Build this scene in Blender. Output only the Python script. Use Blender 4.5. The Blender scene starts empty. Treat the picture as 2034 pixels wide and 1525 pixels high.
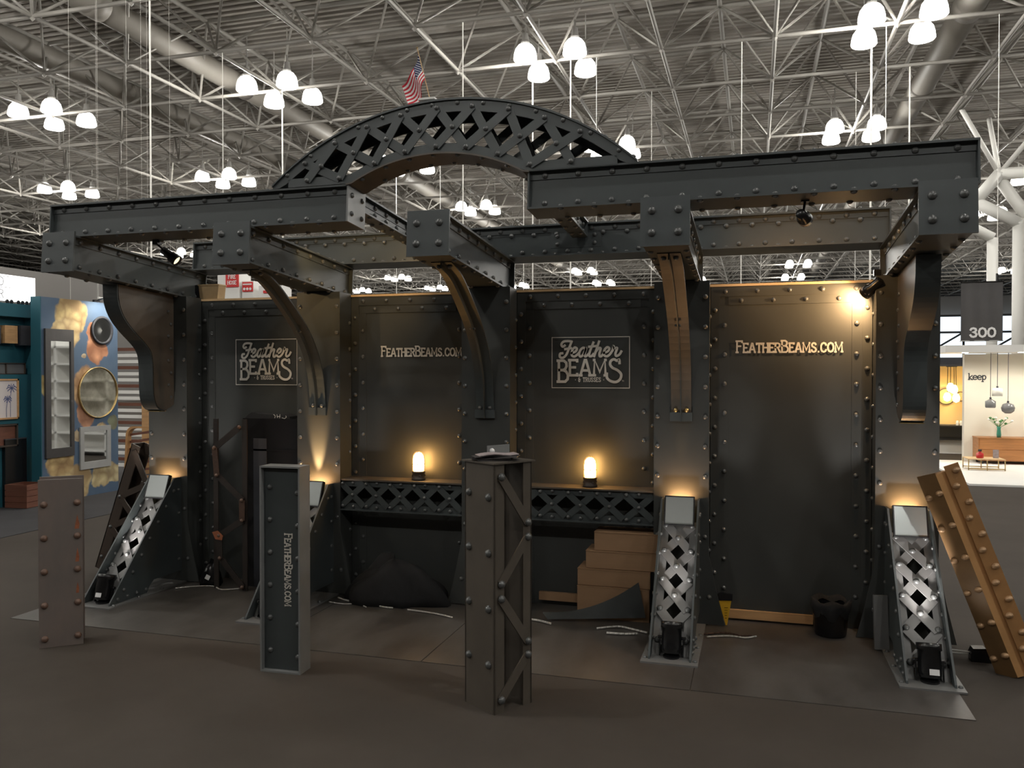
import bpy, math, random
from mathutils import Vector, Matrix
random.seed(7)
R = math.radians
scene = bpy.context.scene
col = scene.collection

# ------------------------------------------------------------------ camera
cam_d = bpy.data.cameras.new('camera')
cam = bpy.data.objects.new('camera', cam_d)
col.objects.link(cam)
cam_d.sensor_width = 36.0
cam_d.lens = 36.0 * 1640.0 / 2034.0
cam_d.clip_end = 400
cam.location = (5.027, -4.570, 1.736)
cam.rotation_euler = (R(90 - 0.82), 0, R(16.32))
scene.camera = cam

# ------------------------------------------------------------------ world, exposure
world = bpy.data.worlds.new('hall_air')
scene.world = world
world.use_nodes = True
wb = world.node_tree.nodes['Background']
wb.inputs[0].default_value = (0.75, 0.78, 0.80, 1)
wb.inputs[1].default_value = 0.05
vs = scene.view_settings
vs.view_transform = 'Standard'
vs.look = 'None'
vs.exposure = 0.35
vs.gamma = 1.0
vs.use_curve_mapping = False
HALL_W = 430.0          # radiant power of each ceiling lamp cluster

# ------------------------------------------------------------------ materials
M = {}
def mat(name, colr, rough=0.5, metal=0.0, var=0.0, scale=8.0, bump=0.0, c2=None, spec=0.5, stretch=None, trans=0.0, alpha=1.0):
    m = bpy.data.materials.new(name); m.use_nodes = True
    nt = m.node_tree; b = nt.nodes['Principled BSDF']
    b.inputs['Base Color'].default_value = (*colr, 1)
    b.inputs['Roughness'].default_value = rough
    b.inputs['Metallic'].default_value = metal
    b.inputs['Specular IOR Level'].default_value = spec
    b.inputs['Transmission Weight'].default_value = trans
    b.inputs['Alpha'].default_value = alpha
    if var > 0 or bump > 0 or c2:
        tc = nt.nodes.new('ShaderNodeTexCoord'); mp = nt.nodes.new('ShaderNodeMapping')
        nt.links.new(tc.outputs['Object'], mp.inputs[0])
        if stretch: mp.inputs['Scale'].default_value = stretch
        n = nt.nodes.new('ShaderNodeTexNoise'); n.inputs['Scale'].default_value = scale
        n.inputs['Detail'].default_value = 6; n.inputs['Roughness'].default_value = 0.65
        nt.links.new(mp.outputs[0], n.inputs['Vector'])
        if var > 0 or c2:
            rp = nt.nodes.new('ShaderNodeValToRGB')
            rp.color_ramp.elements[0].position = 0.3; rp.color_ramp.elements[1].position = 0.7
            if c2: a, z = colr, c2
            else:
                a = tuple(max(0, c * (1 - var)) for c in colr); z = tuple(min(1, c * (1 + var)) for c in colr)
            rp.color_ramp.elements[0].color = (*a, 1); rp.color_ramp.elements[1].color = (*z, 1)
            nt.links.new(n.outputs['Fac'], rp.inputs[0]); nt.links.new(rp.outputs[0], b.inputs['Base Color'])
        if bump > 0:
            bp = nt.nodes.new('ShaderNodeBump'); bp.inputs['Strength'].default_value = bump
            bp.inputs['Distance'].default_value = 0.01
            nt.links.new(n.outputs['Fac'], bp.inputs['Height']); nt.links.new(bp.outputs[0], b.inputs['Normal'])
    M[name] = m
    return m
def emit(name, colr, strength):
    m = bpy.data.materials.new(name); m.use_nodes = True
    b = m.node_tree.nodes['Principled BSDF']
    b.inputs['Base Color'].default_value = (*colr, 1)
    b.inputs['Emission Color'].default_value = (*colr, 1)
    b.inputs['Emission Strength'].default_value = strength
    M[name] = m
    return m
mat('steel', (0.050, 0.059, 0.061), 0.42, 0.0, 0.10, 3.0, 0.04, spec=0.5)
mat('steel_plate', (0.060, 0.070, 0.073), 0.38, 0.0, 0.08, 3.0, 0.03, spec=0.55)
mat('steel_wall', (0.044, 0.047, 0.045), 0.5, 0.0, 0.10, 2.0, 0.03, spec=0.4)
mat('rivet_steel', (0.11, 0.115, 0.115), 0.28, 0.3, spec=0.6)
mat('steel_grey', (0.19, 0.195, 0.195), 0.45, 0.0, 0.10, 4.0, 0.03)
mat('strut_paint', (0.15, 0.15, 0.148), 0.45, 0.0, 0.10, 5.0, 0.03)
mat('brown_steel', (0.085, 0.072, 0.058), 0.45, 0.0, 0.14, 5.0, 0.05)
mat('rusty_steel', (0.19, 0.15, 0.13), 0.55, 0.0, 0, 3.0, 0.10, c2=(0.125, 0.115, 0.108), stretch=(1, 1, 0.5))
mat('rust', (0.30, 0.10, 0.045), 0.7, 0.0, 0.4, 20.0, 0.2)
mat('rust_dark', (0.065, 0.034, 0.022), 0.7, 0.0, 0.4, 20.0, 0.2)
mat('rust_rivet', (0.16, 0.10, 0.075), 0.45, 0.2)
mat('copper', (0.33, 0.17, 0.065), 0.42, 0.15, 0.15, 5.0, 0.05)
mat('copper_shaded', (0.17, 0.095, 0.038), 0.42, 0.15, 0.15, 5.0, 0.05)  # copper with the left face's shade put into the colour
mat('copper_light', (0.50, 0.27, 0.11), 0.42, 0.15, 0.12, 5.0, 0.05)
mat('copper_rivet', (0.42, 0.26, 0.14), 0.35, 0.3)
mat('dark_umber', (0.050, 0.036, 0.027), 0.5, 0.0, 0.15, 5.0, 0.05)
mat('letter', (0.60, 0.57, 0.51), 0.6)
mat('letter_white', (0.85, 0.85, 0.85), 0.6)
mat('black', (0.008, 0.008, 0.009), 0.27)
mat('near_black_brown', (0.022, 0.016, 0.013), 0.6, 0, 0.3, 10, 0.1)  # nearly black brown for the lattice post's rails and bars
mat('black_cloth', (0.010, 0.010, 0.011), 0.85, 0, 0.3, 12, 0.3)
mat('sheet_cloth', (0.045, 0.05, 0.05), 0.75, 0, 0.2, 6, 0.2)
mat('carpet', (0.064, 0.055, 0.047), 0.95, 0, 0.10, 1.2, 0.15, spec=0.1)
mat('carpet_far', (0.055, 0.054, 0.056), 0.95, 0, 0.14, 1.6, 0.15, spec=0.1)
mat('vinyl', (0.040, 0.034, 0.029), 0.36, 0, 0, 1.4, 0.12, c2=(0.108, 0.10, 0.092), stretch=(1.6, 0.7, 1))
mat('cardboard', (0.27, 0.16, 0.085), 0.75, 0, 0.10, 4, 0.05, stretch=(0.4, 1, 4))
mat('wood', (0.50, 0.29, 0.13), 0.6, 0, 0.18, 5, 0.05, stretch=(0.3, 1, 6))
mat('wood_pale', (0.62, 0.42, 0.22), 0.6, 0, 0.15, 5, 0.05, stretch=(0.3, 1, 6))
mat('walnut', (0.40, 0.17, 0.055), 0.45, 0, 0.25, 4, 0.05, stretch=(0.4, 1, 8))
mat('crate_wood', (0.15, 0.055, 0.032), 0.6, 0, 0.25, 5, 0.08, stretch=(0.4, 1, 6))
mat('teal', (0.012, 0.10, 0.135), 0.7, 0, 0.06, 3)
mat('charcoal', (0.035, 0.037, 0.045), 0.7, 0, 0.1, 6, 0.05)
mat('dark_frame', (0.048, 0.044, 0.043), 0.5, 0, 0.15, 8, 0.05)
mat('grey_frame', (0.34, 0.34, 0.33), 0.45, 0, 0.08, 6)
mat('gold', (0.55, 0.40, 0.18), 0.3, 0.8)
mat('mirror', (0.82, 0.84, 0.84), 0.03, 1.0)
mat('mirror_antique', (0.40, 0.38, 0.30), 0.05, 1.0, 0, 5.0, 0, c2=(0.88, 0.86, 0.76))
mat('mirror_frosted', (0.36, 0.39, 0.385), 0.2, 0.65)
mat('white_paint', (0.82, 0.81, 0.78), 0.6)
mat('cream', (0.78, 0.73, 0.62), 0.7)
mat('yellow_lit_wall', (0.85, 0.62, 0.28), 0.7)  # the pendant's yellow light is put into this wall colour
mat('tube_paint', (0.30, 0.285, 0.258), 0.6)
mat('deck', (0.36, 0.335, 0.30), 0.8)
mat('duct', (0.27, 0.25, 0.22), 0.55, 0, 0.06, 1)
mat('column_white', (0.72, 0.71, 0.67), 0.45)
mat('hall_wall', (0.125, 0.118, 0.11), 0.8)
mat('hall_dark', (0.035, 0.035, 0.036), 0.8)
mat('rope', (0.85, 0.83, 0.78), 0.6)
mat('wire', (0.55, 0.55, 0.52), 0.5)
mat('housing', (0.55, 0.54, 0.52), 0.4, 0.3)
mat('banner', (0.085, 0.082, 0.084), 0.85, 0, 0.06, 3, 0.1)
mat('red', (0.62, 0.03, 0.03), 0.6)
mat('flag_white', (0.85, 0.84, 0.82), 0.8)
mat('flag_red', (0.55, 0.02, 0.04), 0.8)
mat('flag_blue', (0.03, 0.035, 0.12), 0.8)
mat('yellow', (0.75, 0.42, 0.02), 0.55)
mat('paper', (0.33, 0.28, 0.28), 0.5, 0, 0.3, 25)
mat('paper_dark', (0.06, 0.055, 0.055), 0.45, 0, 0.6, 25)
mat('cable_white', (0.62, 0.60, 0.56), 0.5)
mat('leaf', (0.06, 0.20, 0.05), 0.6)
mat('petal', (0.85, 0.85, 0.80), 0.6)
mat('green_glass', (0.06, 0.28, 0.20), 0.1, spec=0.6)
mat('red_glass', (0.50, 0.03, 0.03), 0.12)
mat('smoke_glass', (0.16, 0.16, 0.16), 0.08, spec=0.7)
mat('clear_glass', (0.85, 0.83, 0.75), 0.1)
mat('tin', (0.50, 0.36, 0.20), 0.35, 0.5, 0.15, 8)
mat('sticker', (0.75, 0.75, 0.75), 0.5)
emit('bowl_glow', (1.0, 0.97, 0.91), 4.2)
emit('amber_glow', (1.0, 0.52, 0.15), 46.0)
emit('amber_soft', (1.0, 0.70, 0.32), 9.0)
emit('spot_lens', (1.0, 0.86, 0.55), 1.1)
emit('lightbox', (1.0, 0.99, 0.96), 1.6)
emit('window_sky', (0.75, 0.88, 1.0), 1.1)
emit('lens_white', (1.0, 0.95, 0.88), 12.0)

# ------------------------------------------------------------------ mesh collector
class MB:
    def __init__(s): s.v = []; s.f = []
    def add(s, vs, fs):
        o = len(s.v); s.v += [tuple(p) for p in vs]; s.f += [tuple(i + o for i in f) for f in fs]; return s
    def box(s, x0, x1, y0, y1, z0, z1):
        return s.add([(x0,y0,z0),(x1,y0,z0),(x1,y1,z0),(x0,y1,z0),(x0,y0,z1),(x1,y0,z1),(x1,y1,z1),(x0,y1,z1)],
                     [(0,3,2,1),(4,5,6,7),(0,1,5,4),(1,2,6,5),(2,3,7,6),(3,0,4,7)])
    def prism(s, poly, a, b, axis='x'):
        n = len(poly)
        def P(p, t):
            if axis == 'x': return (t, p[0], p[1])
            if axis == 'y': return (p[0], t, p[1])
            return (p[0], p[1], t)
        vs = [P(p, a) for p in poly] + [P(p, b) for p in poly]
        return s.add(vs, [tuple(range(n)), tuple(range(2*n-1, n-1, -1))] + [(i, i+n, (i+1) % n + n, (i+1) % n) for i in range(n)])
    def bar(s, p, q, w, t, up):                       # flat bar from p to q, width w, thickness t along up
        p = Vector(p); q = Vector(q); u = (q - p).normalized(); up = Vector(up).normalized(); sd = u.cross(up).normalized()
        vs = []
        for c in (p, q):
            for a, b in ((-1, -1), (1, -1), (1, 1), (-1, 1)):
                vs.append(c + sd * (a * w / 2) + up * (b * t / 2))
        return s.add(vs, [(0,1,2,3),(7,6,5,4),(0,4,5,1),(1,5,6,2),(2,6,7,3),(3,7,4,0)])
    def tube(s, p, q, r, n=8, r2=None, cap=True):
        p = Vector(p); q = Vector(q); u = (q - p).normalized()
        a = u.orthogonal().normalized(); b = u.cross(a); r2 = r if r2 is None else r2
        vs = [p + (a * math.cos(2*math.pi*i/n) + b * math.sin(2*math.pi*i/n)) * r for i in range(n)]
        vs += [q + (a * math.cos(2*math.pi*i/n) + b * math.sin(2*math.pi*i/n)) * r2 for i in range(n)]
        fs = [(i, (i+1) % n, (i+1) % n + n, i + n) for i in range(n)]
        if cap: fs += [tuple(range(n-1, -1, -1)), tuple(range(n, 2*n))]
        return s.add(vs, fs)
    def path(s, pts, r, n=6):
        for a, b in zip(pts[:-1], pts[1:]): s.tube(a, b, r, n)
        return s
    def lathe(s, prof, n=16, o=(0,0,0), axis=None, ring=False):   # prof [(r, z)]
        o = Vector(o); M3 = Matrix.Identity(3)
        if axis is not None: M3 = Vector((0,0,1)).rotation_difference(Vector(axis).normalized()).to_matrix()
        vs = []
        for r, z in prof:
            for i in range(n):
                a = 2*math.pi*i/n; vs.append(o + M3 @ Vector((r*math.cos(a), r*math.sin(a), z)))
        fs = []
        for k in range(len(prof)-1):
            for i in range(n):
                j = (i+1) % n; fs.append((k*n+i, k*n+j, (k+1)*n+j, (k+1)*n+i))
        if ring: fs += [((len(prof)-1)*n+i, (len(prof)-1)*n+(i+1) % n, (i+1) % n, i) for i in range(n)]
        if prof[0][0] > 1e-6 and not ring: fs.append(tuple(range(n-1, -1, -1)))
        if prof[-1][0] > 1e-6 and not ring: fs.append(tuple(range((len(prof)-1)*n, len(prof)*n)))
        return s.add(vs, fs)
    def sweep(s, prof, x0, x1, t):                    # strap: yz profile thickened by t, spanning x0..x1
        n = len(prof); out = []
        for i, (y, z) in enumerate(prof):
            a = prof[max(0, i-1)]; b = prof[min(n-1, i+1)]
            d = Vector((b[0]-a[0], b[1]-a[1])).normalized(); out.append((y - d.y*t, z + d.x*t))
        vs = [];
        for (y, z), (y2, z2) in zip(prof, out):
            vs += [(x0,y,z),(x1,y,z),(x1,y2,z2),(x0,y2,z2)]
        fs = [(0,1,2,3), tuple((n-1)*4 + k for k in (3,2,1,0))]
        for i in range(n-1):
            for k in range(4):
                fs.append((i*4+k, i*4+(k+1) % 4, (i+1)*4+(k+1) % 4, (i+1)*4+k))
        return s.add(vs, fs)
    def mesh(s, name):
        me = bpy.data.meshes.new(name); me.from_pydata(s.v, [], s.f); me.update(); return me
    def build(s, name, m, parent=None, smooth=False, loc=None):
        me = s.mesh(name); me.materials.append(M[m])
        bpy_fix(me)
        if smooth: me.polygons.foreach_set('use_smooth', [True] * len(me.polygons))
        o = bpy.data.objects.new(name, me); col.objects.link(o)
        if parent: o.parent = parent
        if loc: o.location = loc
        return o
import bmesh
def bpy_fix(me):
    bm = bmesh.new(); bm.from_mesh(me); bmesh.ops.recalc_face_normals(bm, faces=bm.faces); bm.to_mesh(me); bm.free()
def tag(o, label=None, cat=None, group=None, kind=None):
    if label: o['label'] = label
    if cat: o['category'] = cat
    if group: o['group'] = group
    if kind: o['kind'] = kind
    return o
def thing(name, label, cat, loc=(0,0,0), rot=(0,0,0), group=None):
    o = bpy.data.objects.new(name, None); o.empty_display_size = 0.1; col.objects.link(o)
    o.location = loc; o.rotation_euler = rot
    return tag(o, label, cat, group, 'thing')
def share(name, me, parent, loc=(0,0,0), rot=None, scale=None):
    o = bpy.data.objects.new(name, me); col.objects.link(o); o.parent = parent; o.location = loc
    if rot is not None: o.rotation_mode = 'QUATERNION'; o.rotation_quaternion = rot
    if scale is not None: o.scale = scale
    return o
_rm = {}
def rivet(parent, pos, nrm, r=0.0165, m='rivet_steel'):
    if m not in _rm:
        me = MB().lathe([(1.0, -0.12), (1.0, 0.08), (0.86, 0.45), (0.5, 0.74), (0.0, 0.84)], 10).mesh('rivet_' + m)
        me.materials.append(M[m]); bpy_fix(me); me.polygons.foreach_set('use_smooth', [True]*len(me.polygons)); _rm[m] = me
    return share('rivet', _rm[m], parent, pos, Vector((0,0,1)).rotation_difference(Vector(nrm).normalized()), (r, r, r))
def lamp(name, kind, parent, loc, power, colr, radius=0.03, aim=None, angle=None, blend=0.5):
    d = bpy.data.lights.new(name, kind); d.energy = power; d.color = colr; d.shadow_soft_size = radius
    o = bpy.data.objects.new(name, d); col.objects.link(o); o.parent = parent; o.location = loc
    if kind == 'SPOT':
        d.spot_size = R(angle); d.spot_blend = blend
        o.rotation_mode = 'QUATERNION'; o.rotation_quaternion = Vector((0,0,-1)).rotation_difference(Vector(aim).normalized())
    return o

# ------------------------------------------------------------------ lettering (drawn with strokes)
GL = {
 'A': (.62, [[(0,0),(.27,1),(.35,1),(.62,0)],[(.12,.32),(.5,.32)],[(-.06,0),(.08,0)],[(.54,0),(.68,0)]]),
 'B': (.52, [[(0,0),(.0,1),(.28,1),(.42,.9),(.44,.74),(.36,.6),(.24,.55),(0,.55)],[(.24,.55),(.42,.48),(.52,.32),(.5,.12),(.36,0),(0,0)],[(-.08,1),(.1,1)],[(-.08,0),(.1,0)]]),
 'C': (.56, [[(.56,.76),(.48,.93),(.3,1),(.12,.92),(.01,.7),(0,.5),(.01,.3),(.12,.08),(.3,0),(.48,.07),(.56,.24)]]),
 'D': (.56, [[(0,0),(0,1),(.3,1),(.48,.85),(.56,.5),(.48,.15),(.3,0),(0,0)]]),
 'E': (.46, [[(.46,.9),(.46,1),(0,1),(0,0),(.46,0),(.46,.1)],[(0,.52),(.34,.52)],[(-.07,1),(.0,1)],[(-.07,0),(0,0)]]),
 'F': (.46, [[(.46,.88),(.46,1),(0,1),(0,0)],[(0,.55),(.34,.55)],[(-.08,0),(.1,0)],[(-.08,1),(.0,1)]]),
 'H': (.54, [[(0,0),(0,1)],[(.54,0),(.54,1)],[(0,.52),(.54,.52)],[(-.06,0),(.08,0)],[(.46,0),(.62,0)],[(-.06,1),(.08,1)],[(.46,1),(.62,1)]]),
 'I': (.1, [[(.05,0),(.05,1)]]),
 'M': (.76, [[(.02,0),(.06,1),(.38,.22),(.7,1),(.74,0)],[(-.06,0),(.1,0)],[(.66,0),(.82,0)],[(0,1),(.06,1)],[(.7,1),(.76,1)]]),
 'O': (.6, [[(.3,0),(.1,.1),(0,.35),(0,.65),(.1,.9),(.3,1),(.5,.9),(.6,.65),(.6,.35),(.5,.1),(.3,0)]]),
 'R': (.54, [[(0,0),(0,1),(.3,1),(.46,.9),(.48,.72),(.4,.58),(.28,.52),(0,.52)],[(.26,.52),(.52,0),(.58,0)],[(-.06,0),(.1,0)],[(-.06,1),(0,1)]]),
 'S': (.5, [[(.46,.82),(.4,.95),(.25,1),(.1,.94),(.03,.78),(.08,.62),(.25,.53),(.42,.42),(.5,.25),(.44,.08),(.25,0),(.08,.06),(.0,.22)]]),
 'T': (.54, [[(0,.88),(0,1),(.54,1),(.54,.88)],[(.27,1),(.27,0)],[(.18,0),(.36,0)]]),
 'U': (.5, [[(0,1),(0,.25),(.08,.06),(.25,0),(.42,.06),(.5,.25),(.5,1)]]),
 '&': (.5, [[(.48,.62),(.3,.62),(.1,.62),(.02,.78),(.1,.95),(.3,1)],[(.1,.6),(0,.4),(0,.2),(.1,0),(.3,0),(.4,.15),(.4,.62)]]),
 '.': (.14, [[(.05,.02),(.09,.02)]]),
 '*': (.2, [[(.06,.45),(.14,.45)]]),
 ' ': (.3, []),
 '3': (.56, [[(.02,.8),(.1,.95),(.28,1),(.46,.93),(.52,.76),(.44,.6),(.26,.54),(.46,.46),(.56,.28),(.48,.07),(.28,0),(.1,.05),(0,.22)]]),
 '0': (.6, [[(.3,0),(.1,.1),(0,.35),(0,.65),(.1,.9),(.3,1),(.5,.9),(.6,.65),(.6,.35),(.5,.1),(.3,0)]]),
 'k': (.5, [[(.08,0),(.08,1.2)],[(.5,.82),(.1,.36),(.5,0)],[(-.02,0),(.18,0)],[(0,1.2),(.1,1.2)],[(.36,0),(.58,0)]]),
 'e': (.5, [[(.02,.42),(.5,.45),(.46,.7),(.26,.82),(.08,.68),(0,.4),(.08,.12),(.28,0),(.48,.1)]]),
 'p': (.5, [[(.08,-.4),(.08,.82)],[(.08,.6),(.26,.8),(.44,.7),(.5,.42),(.42,.1),(.26,0),(.08,.18)],[(-.02,-.4),(.2,-.4)]]),
}
def smooth_line(pts, n=5):
    out = []
    for i in range(len(pts)-1):
        p0 = pts[max(0, i-1)]; p1 = pts[i]; p2 = pts[i+1]; p3 = pts[min(len(pts)-1, i+2)]
        for k in range(n):
            t = k / n
            out.append(tuple(0.5*((2*p1[a]) + (-p0[a]+p2[a])*t + (2*p0[a]-5*p1[a]+4*p2[a]-p3[a])*t*t + (-p0[a]+3*p1[a]-3*p2[a]+p3[a])*t**3) for a in (0, 1)))
    return out + [pts[-1]]
_lift = [0]
def stroke(mb, pts, w, o, u, v, n, th):
    """one flat mitred ribbon along a polyline; successive strokes are lifted a hair so that they never share a plane"""
    o = Vector(o); u = Vector(u); v = Vector(v); n = Vector(n).normalized()
    P = [o + u*p[0] + v*p[1] for p in pts]
    Q = [P[0]]
    for p in P[1:]:
        if (p - Q[-1]).length > 1e-6: Q.append(p)
    if len(Q) < 2: return
    closed = (Q[0] - Q[-1]).length < 1e-5 and len(Q) > 3
    if closed: Q = Q[:-1]
    m = len(Q); _lift[0] = (_lift[0] + 1) % 7
    base = n*(th/2 + .00025*_lift[0]); L = []
    for i in range(m):
        a_ = Q[i] - Q[i-1] if (i > 0 or closed) else Q[1] - Q[0]
        b_ = Q[(i+1) % m] - Q[i] if (i < m-1 or closed) else Q[-1] - Q[-2]
        a_ = a_.normalized(); b_ = b_.normalized(); t = a_ + b_
        t = t.normalized() if t.length > 1e-4 else a_
        sd = t.cross(n).normalized(); k = min(1.6, 1/max(.35, abs(t.dot(a_))))
        c = Q[i].copy()
        if not closed and i == 0: c -= b_*w*.35
        if not closed and i == m-1: c += a_*w*.35
        L += [c + sd*w/2*k + base, c - sd*w/2*k + base]
    cnt = m if closed else m - 1
    mb.add(L, [(2*i, 2*i+1, (2*i+3) % (2*m), (2*i+2) % (2*m)) for i in range(cnt)])
def text(mb, s, h, w, o, u, v, n, gap=0.2, xs=1.0, small=None, th=0.003):
    x = 0.0; u = Vector(u); v = Vector(v); o = Vector(o)
    for i, c in enumerate(s):
        g = GL[c]; k = small[i] if small else 1.0
        for st in g[1]: stroke(mb, [(x + p[0]*h*k*xs, p[1]*h*k) for p in st], w, o, u, v, n, th)
        x += (g[0]*k*xs + gap) * h
    return x - gap*h
def text_width(s, h, gap, xs, small=None):
    return sum((GL[c][0]*(small[i] if small else 1)*xs + gap)*h for i, c in enumerate(s)) - gap*h
SITE = 'FEATHERBEAMS.COM'
SITE_K = [1.0 if i in (0, 7) else 0.78 for i in range(len(SITE))]
def site_text(parent, o, u, v, n, length, m='letter'):
    w1 = text_width(SITE, 1.0, 0.15, 0.95, SITE_K); h = length / w1
    mb = MB(); text(mb, SITE, h, h*0.15, o, u, v, n, 0.15, 0.95, SITE_K)
    return mb.build('lettering', m, parent)
SCRIPT = [  # the hand-written word, letters joined
 [(.62,.98),(.40,1.02),(.14,.98),(.04,.80),(.14,.66),(.26,.74)], [(.62,.98),(.54,.60),(.44,.14),(.26,-.06),(.08,.0),(.06,.2),(.2,.24)], [(.30,.50),(.66,.56)],
 [(.72,.24),(.94,.34),(1.0,.52),(.86,.60),(.74,.42),(.76,.12),(.92,.02),(1.08,.14),(1.18,.28)],
 [(1.50,.50),(1.36,.58),(1.22,.44),(1.18,.18),(1.28,.02),(1.42,.14),(1.54,.56),(1.50,.16),(1.58,.02),(1.72,.16)],
 [(1.90,.92),(1.78,.30),(1.80,.06),(1.92,.04),(2.02,.18)], [(1.68,.64),(2.10,.68)],
 [(2.22,.98),(2.08,.02)], [(2.12,.30),(2.26,.54),(2.38,.52),(2.36,.22),(2.40,.04),(2.50,.04),(2.60,.20)],
 [(2.60,.24),(2.82,.34),(2.88,.52),(2.74,.60),(2.62,.42),(2.64,.12),(2.80,.02),(2.96,.14),(3.08,.40)],
 [(3.08,.40),(3.10,.66),(3.16,.54),(3.32,.54),(3.28,.20),(3.36,.04),(3.52,.14),(3.60,.34)]]
def logo(parent, x, z, w, h, y):
    mb = MB(); u = (1,0,0); v = (0,0,1); n = (0,-1,0)
    stroke(mb, [(0,0),(w,0),(w,h),(0,h),(0,0)], 0.0055, (x,y,z), u, v, n, 0.003)
    sc = 0.155
    for st in SCRIPT: stroke(mb, [(p[0]*0.128 + p[1]*0.02, p[1]*sc*0.74) for p in smooth_line(st)], 0.0175, (x + 0.050, y, z + 0.228), u, v, n, 0.003)
    bh = 0.112; zb = z + 0.092
    text(mb, 'B', 0.155, 0.0195, (x+0.052, y, zb-0.047), u, v, n, 0.2, 0.86)
    text(mb, 'EAM', bh, 0.0185, (x+0.136, y, zb), u, v, n, 0.22, 1.06)
    stroke(mb, smooth_line([(.46,.80),(.46,1),(.40,.93),(.26,1),(.14,.92),(.10,.74),(.20,.58),(.38,.50),(.52,.34),(.52,.12),(.40,-.02),(.24,-.04),(.08,.06),(.0,.24),(.03,.36)], 3) if False else
           [(p[0]*0.165*1.15, p[1]*0.165) for p in smooth_line([(.52,.80),(.50,.97),(.42,.92),(.30,.98),(.18,.90),(.16,.74),(.26,.60),(.44,.50),(.58,.32),(.54,.10),(.38,-.02),(.18,.02),(.04,.16),(.03,.36)], 4)],
           0.019, (x+0.405, y, zb-0.045), u, v, n, 0.003)
    t = '* & TRUSSES *'
    tw = text_width(t, 0.030, 0.22, 0.85)
    text(mb, t, 0.030, 0.0052, (x+0.283-tw/2, y, z+0.045), u, v, n, 0.22, 0.85)
    text(mb, 'TM', 0.009, 0.0016, (x+0.522, y, z+0.048), u, v, n, 0.2, 1.0)
    return mb.build('lettering', 'letter', parent)

# ------------------------------------------------------------------ the setting
fl = MB().box(-70, 60, -45, 105, -0.1, 0).build('floor', 'carpet'); tag(fl, 'dark brown carpet covering the exhibition hall floor', kind='structure')

# space-frame ceiling: corrugated deck on square-on-square offset tubes
BZ, TZ, DZ = 10.6, 12.25, 12.55
DX, DYY = 2.965, 3.24
X0, Y0 = -0.40, 18.42
dk = MB()
pitch = 0.30; yy = -36.0; k = 0
while yy < 104:
    z = DZ
    g = .20
    dk.add([(-66,yy,z),(58,yy,z),(58,yy+pitch*.42,z),(-66,yy+pitch*.42,z),(-66,yy+pitch*.48,z+g),(58,yy+pitch*.48,z+g),(58,yy+pitch*.94,z+g),(-66,yy+pitch*.94,z+g),(-66,yy+pitch,z),(58,yy+pitch,z)],
           [(0,1,2,3),(3,2,5,4),(4,5,6,7),(7,6,9,8)])
    yy += pitch
ceil_o = dk.build('ceiling', 'deck'); tag(ceil_o, 'grey corrugated roof deck over a tubular space frame', kind='structure')
members = []
ni = range(-21, 20); nj = range(-16, 26)
def bn(i, j): return Vector((X0 + i*DX, Y0 + j*DYY, BZ))
def tn(i, j): return Vector((X0 + (i+.5)*DX, Y0 + (j+.5)*DYY, TZ))
for i in ni:
    for j in nj:
        b = bn(i, j); t = tn(i, j)
        members += [(b, bn(i+1, j), .056), (b, bn(i, j+1), .056), (t, tn(i+1, j), .07), (t, tn(i, j+1), .07)]
        for a in (0, -1):
            for c in (0, -1): members.append((b, tn(i+a, j+c), .040))
Mi = cam.matrix_world.copy()
fwd = Vector((-math.sin(R(16.32)), math.cos(R(16.32)), 0)); rgt = Vector((math.cos(R(16.32)), math.sin(R(16.32)), 0))
def screen(p):
    d = p - cam.location; z = d.dot(fwd)
    if z < 0.5: return None
    return (1017 + 1640*d.dot(rgt)/z, 739 - 1640*d.z/z, z)
def vis_score(m):
    s0 = screen(m[0]); s1 = screen(m[1])
    if not s0 or not s1: return 0
    ins = any(-60 < s[0] < 2094 and -60 < s[1] < 560 for s in (s0, s1))
    return m[2] / (s0[2] + s1[2]) if ins else 0
order = sorted(range(len(members)), key=lambda k: -vis_score(members[k]))
unit = MB().tube((0,0,0), (0,0,1), 1.0, 8, cap=False).mesh('truss_tube'); unit.materials.append(M['tube_paint'])
unit.polygons.foreach_set('use_smooth', [True]*len(unit.polygons))
rest = MB()
for rank, k in enumerate(order):
    p, q, r = members[k]
    if rank < 300:
        d = q - p
        share('truss_tube', unit, ceil_o, p, Vector((0,0,1)).rotation_difference(d.normalized()), (r, r, d.length))
    else: rest.tube(p, q, r, 5, cap=False)
for i in ni:
    for j in nj:
        b = bn(i, j); s = .13
        rest.add([b+Vector(v)*s for v in ((1,0,0),(-1,0,0),(0,1,0),(0,-1,0),(0,0,1),(0,0,-1))], [(0,2,4),(2,1,4),(1,3,4),(3,0,4),(2,0,5),(1,2,5),(3,1,5),(0,3,5)])
ro = rest.build('truss_tubes', 'tube_paint', ceil_o); tag(ro, kind='stuff')
def duct(x, z, r, lab):
    t = thing('air_duct', lab, 'duct', (x, 0, z), group='air ducts in the roof frame')
    MB().tube((0, -30, 0), (0, 96, 0), r, 18).build('duct_pipe', 'duct', t, True)
    for k in range(-4, 15): MB().tube((0, k*6.6, 0), (0, k*6.6 + .5, 0), r*1.09, 18).build('coupling', 'duct', t, True)
duct(-11.8, 11.5, .36, 'large round grey air duct running above the left lamp clusters')
duct(-16.3, 11.6, .36, 'round air duct at the far left edge of the ceiling')
duct(10.5, 11.5, .38, 'pale round air duct crossing the ceiling at upper right')

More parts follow.
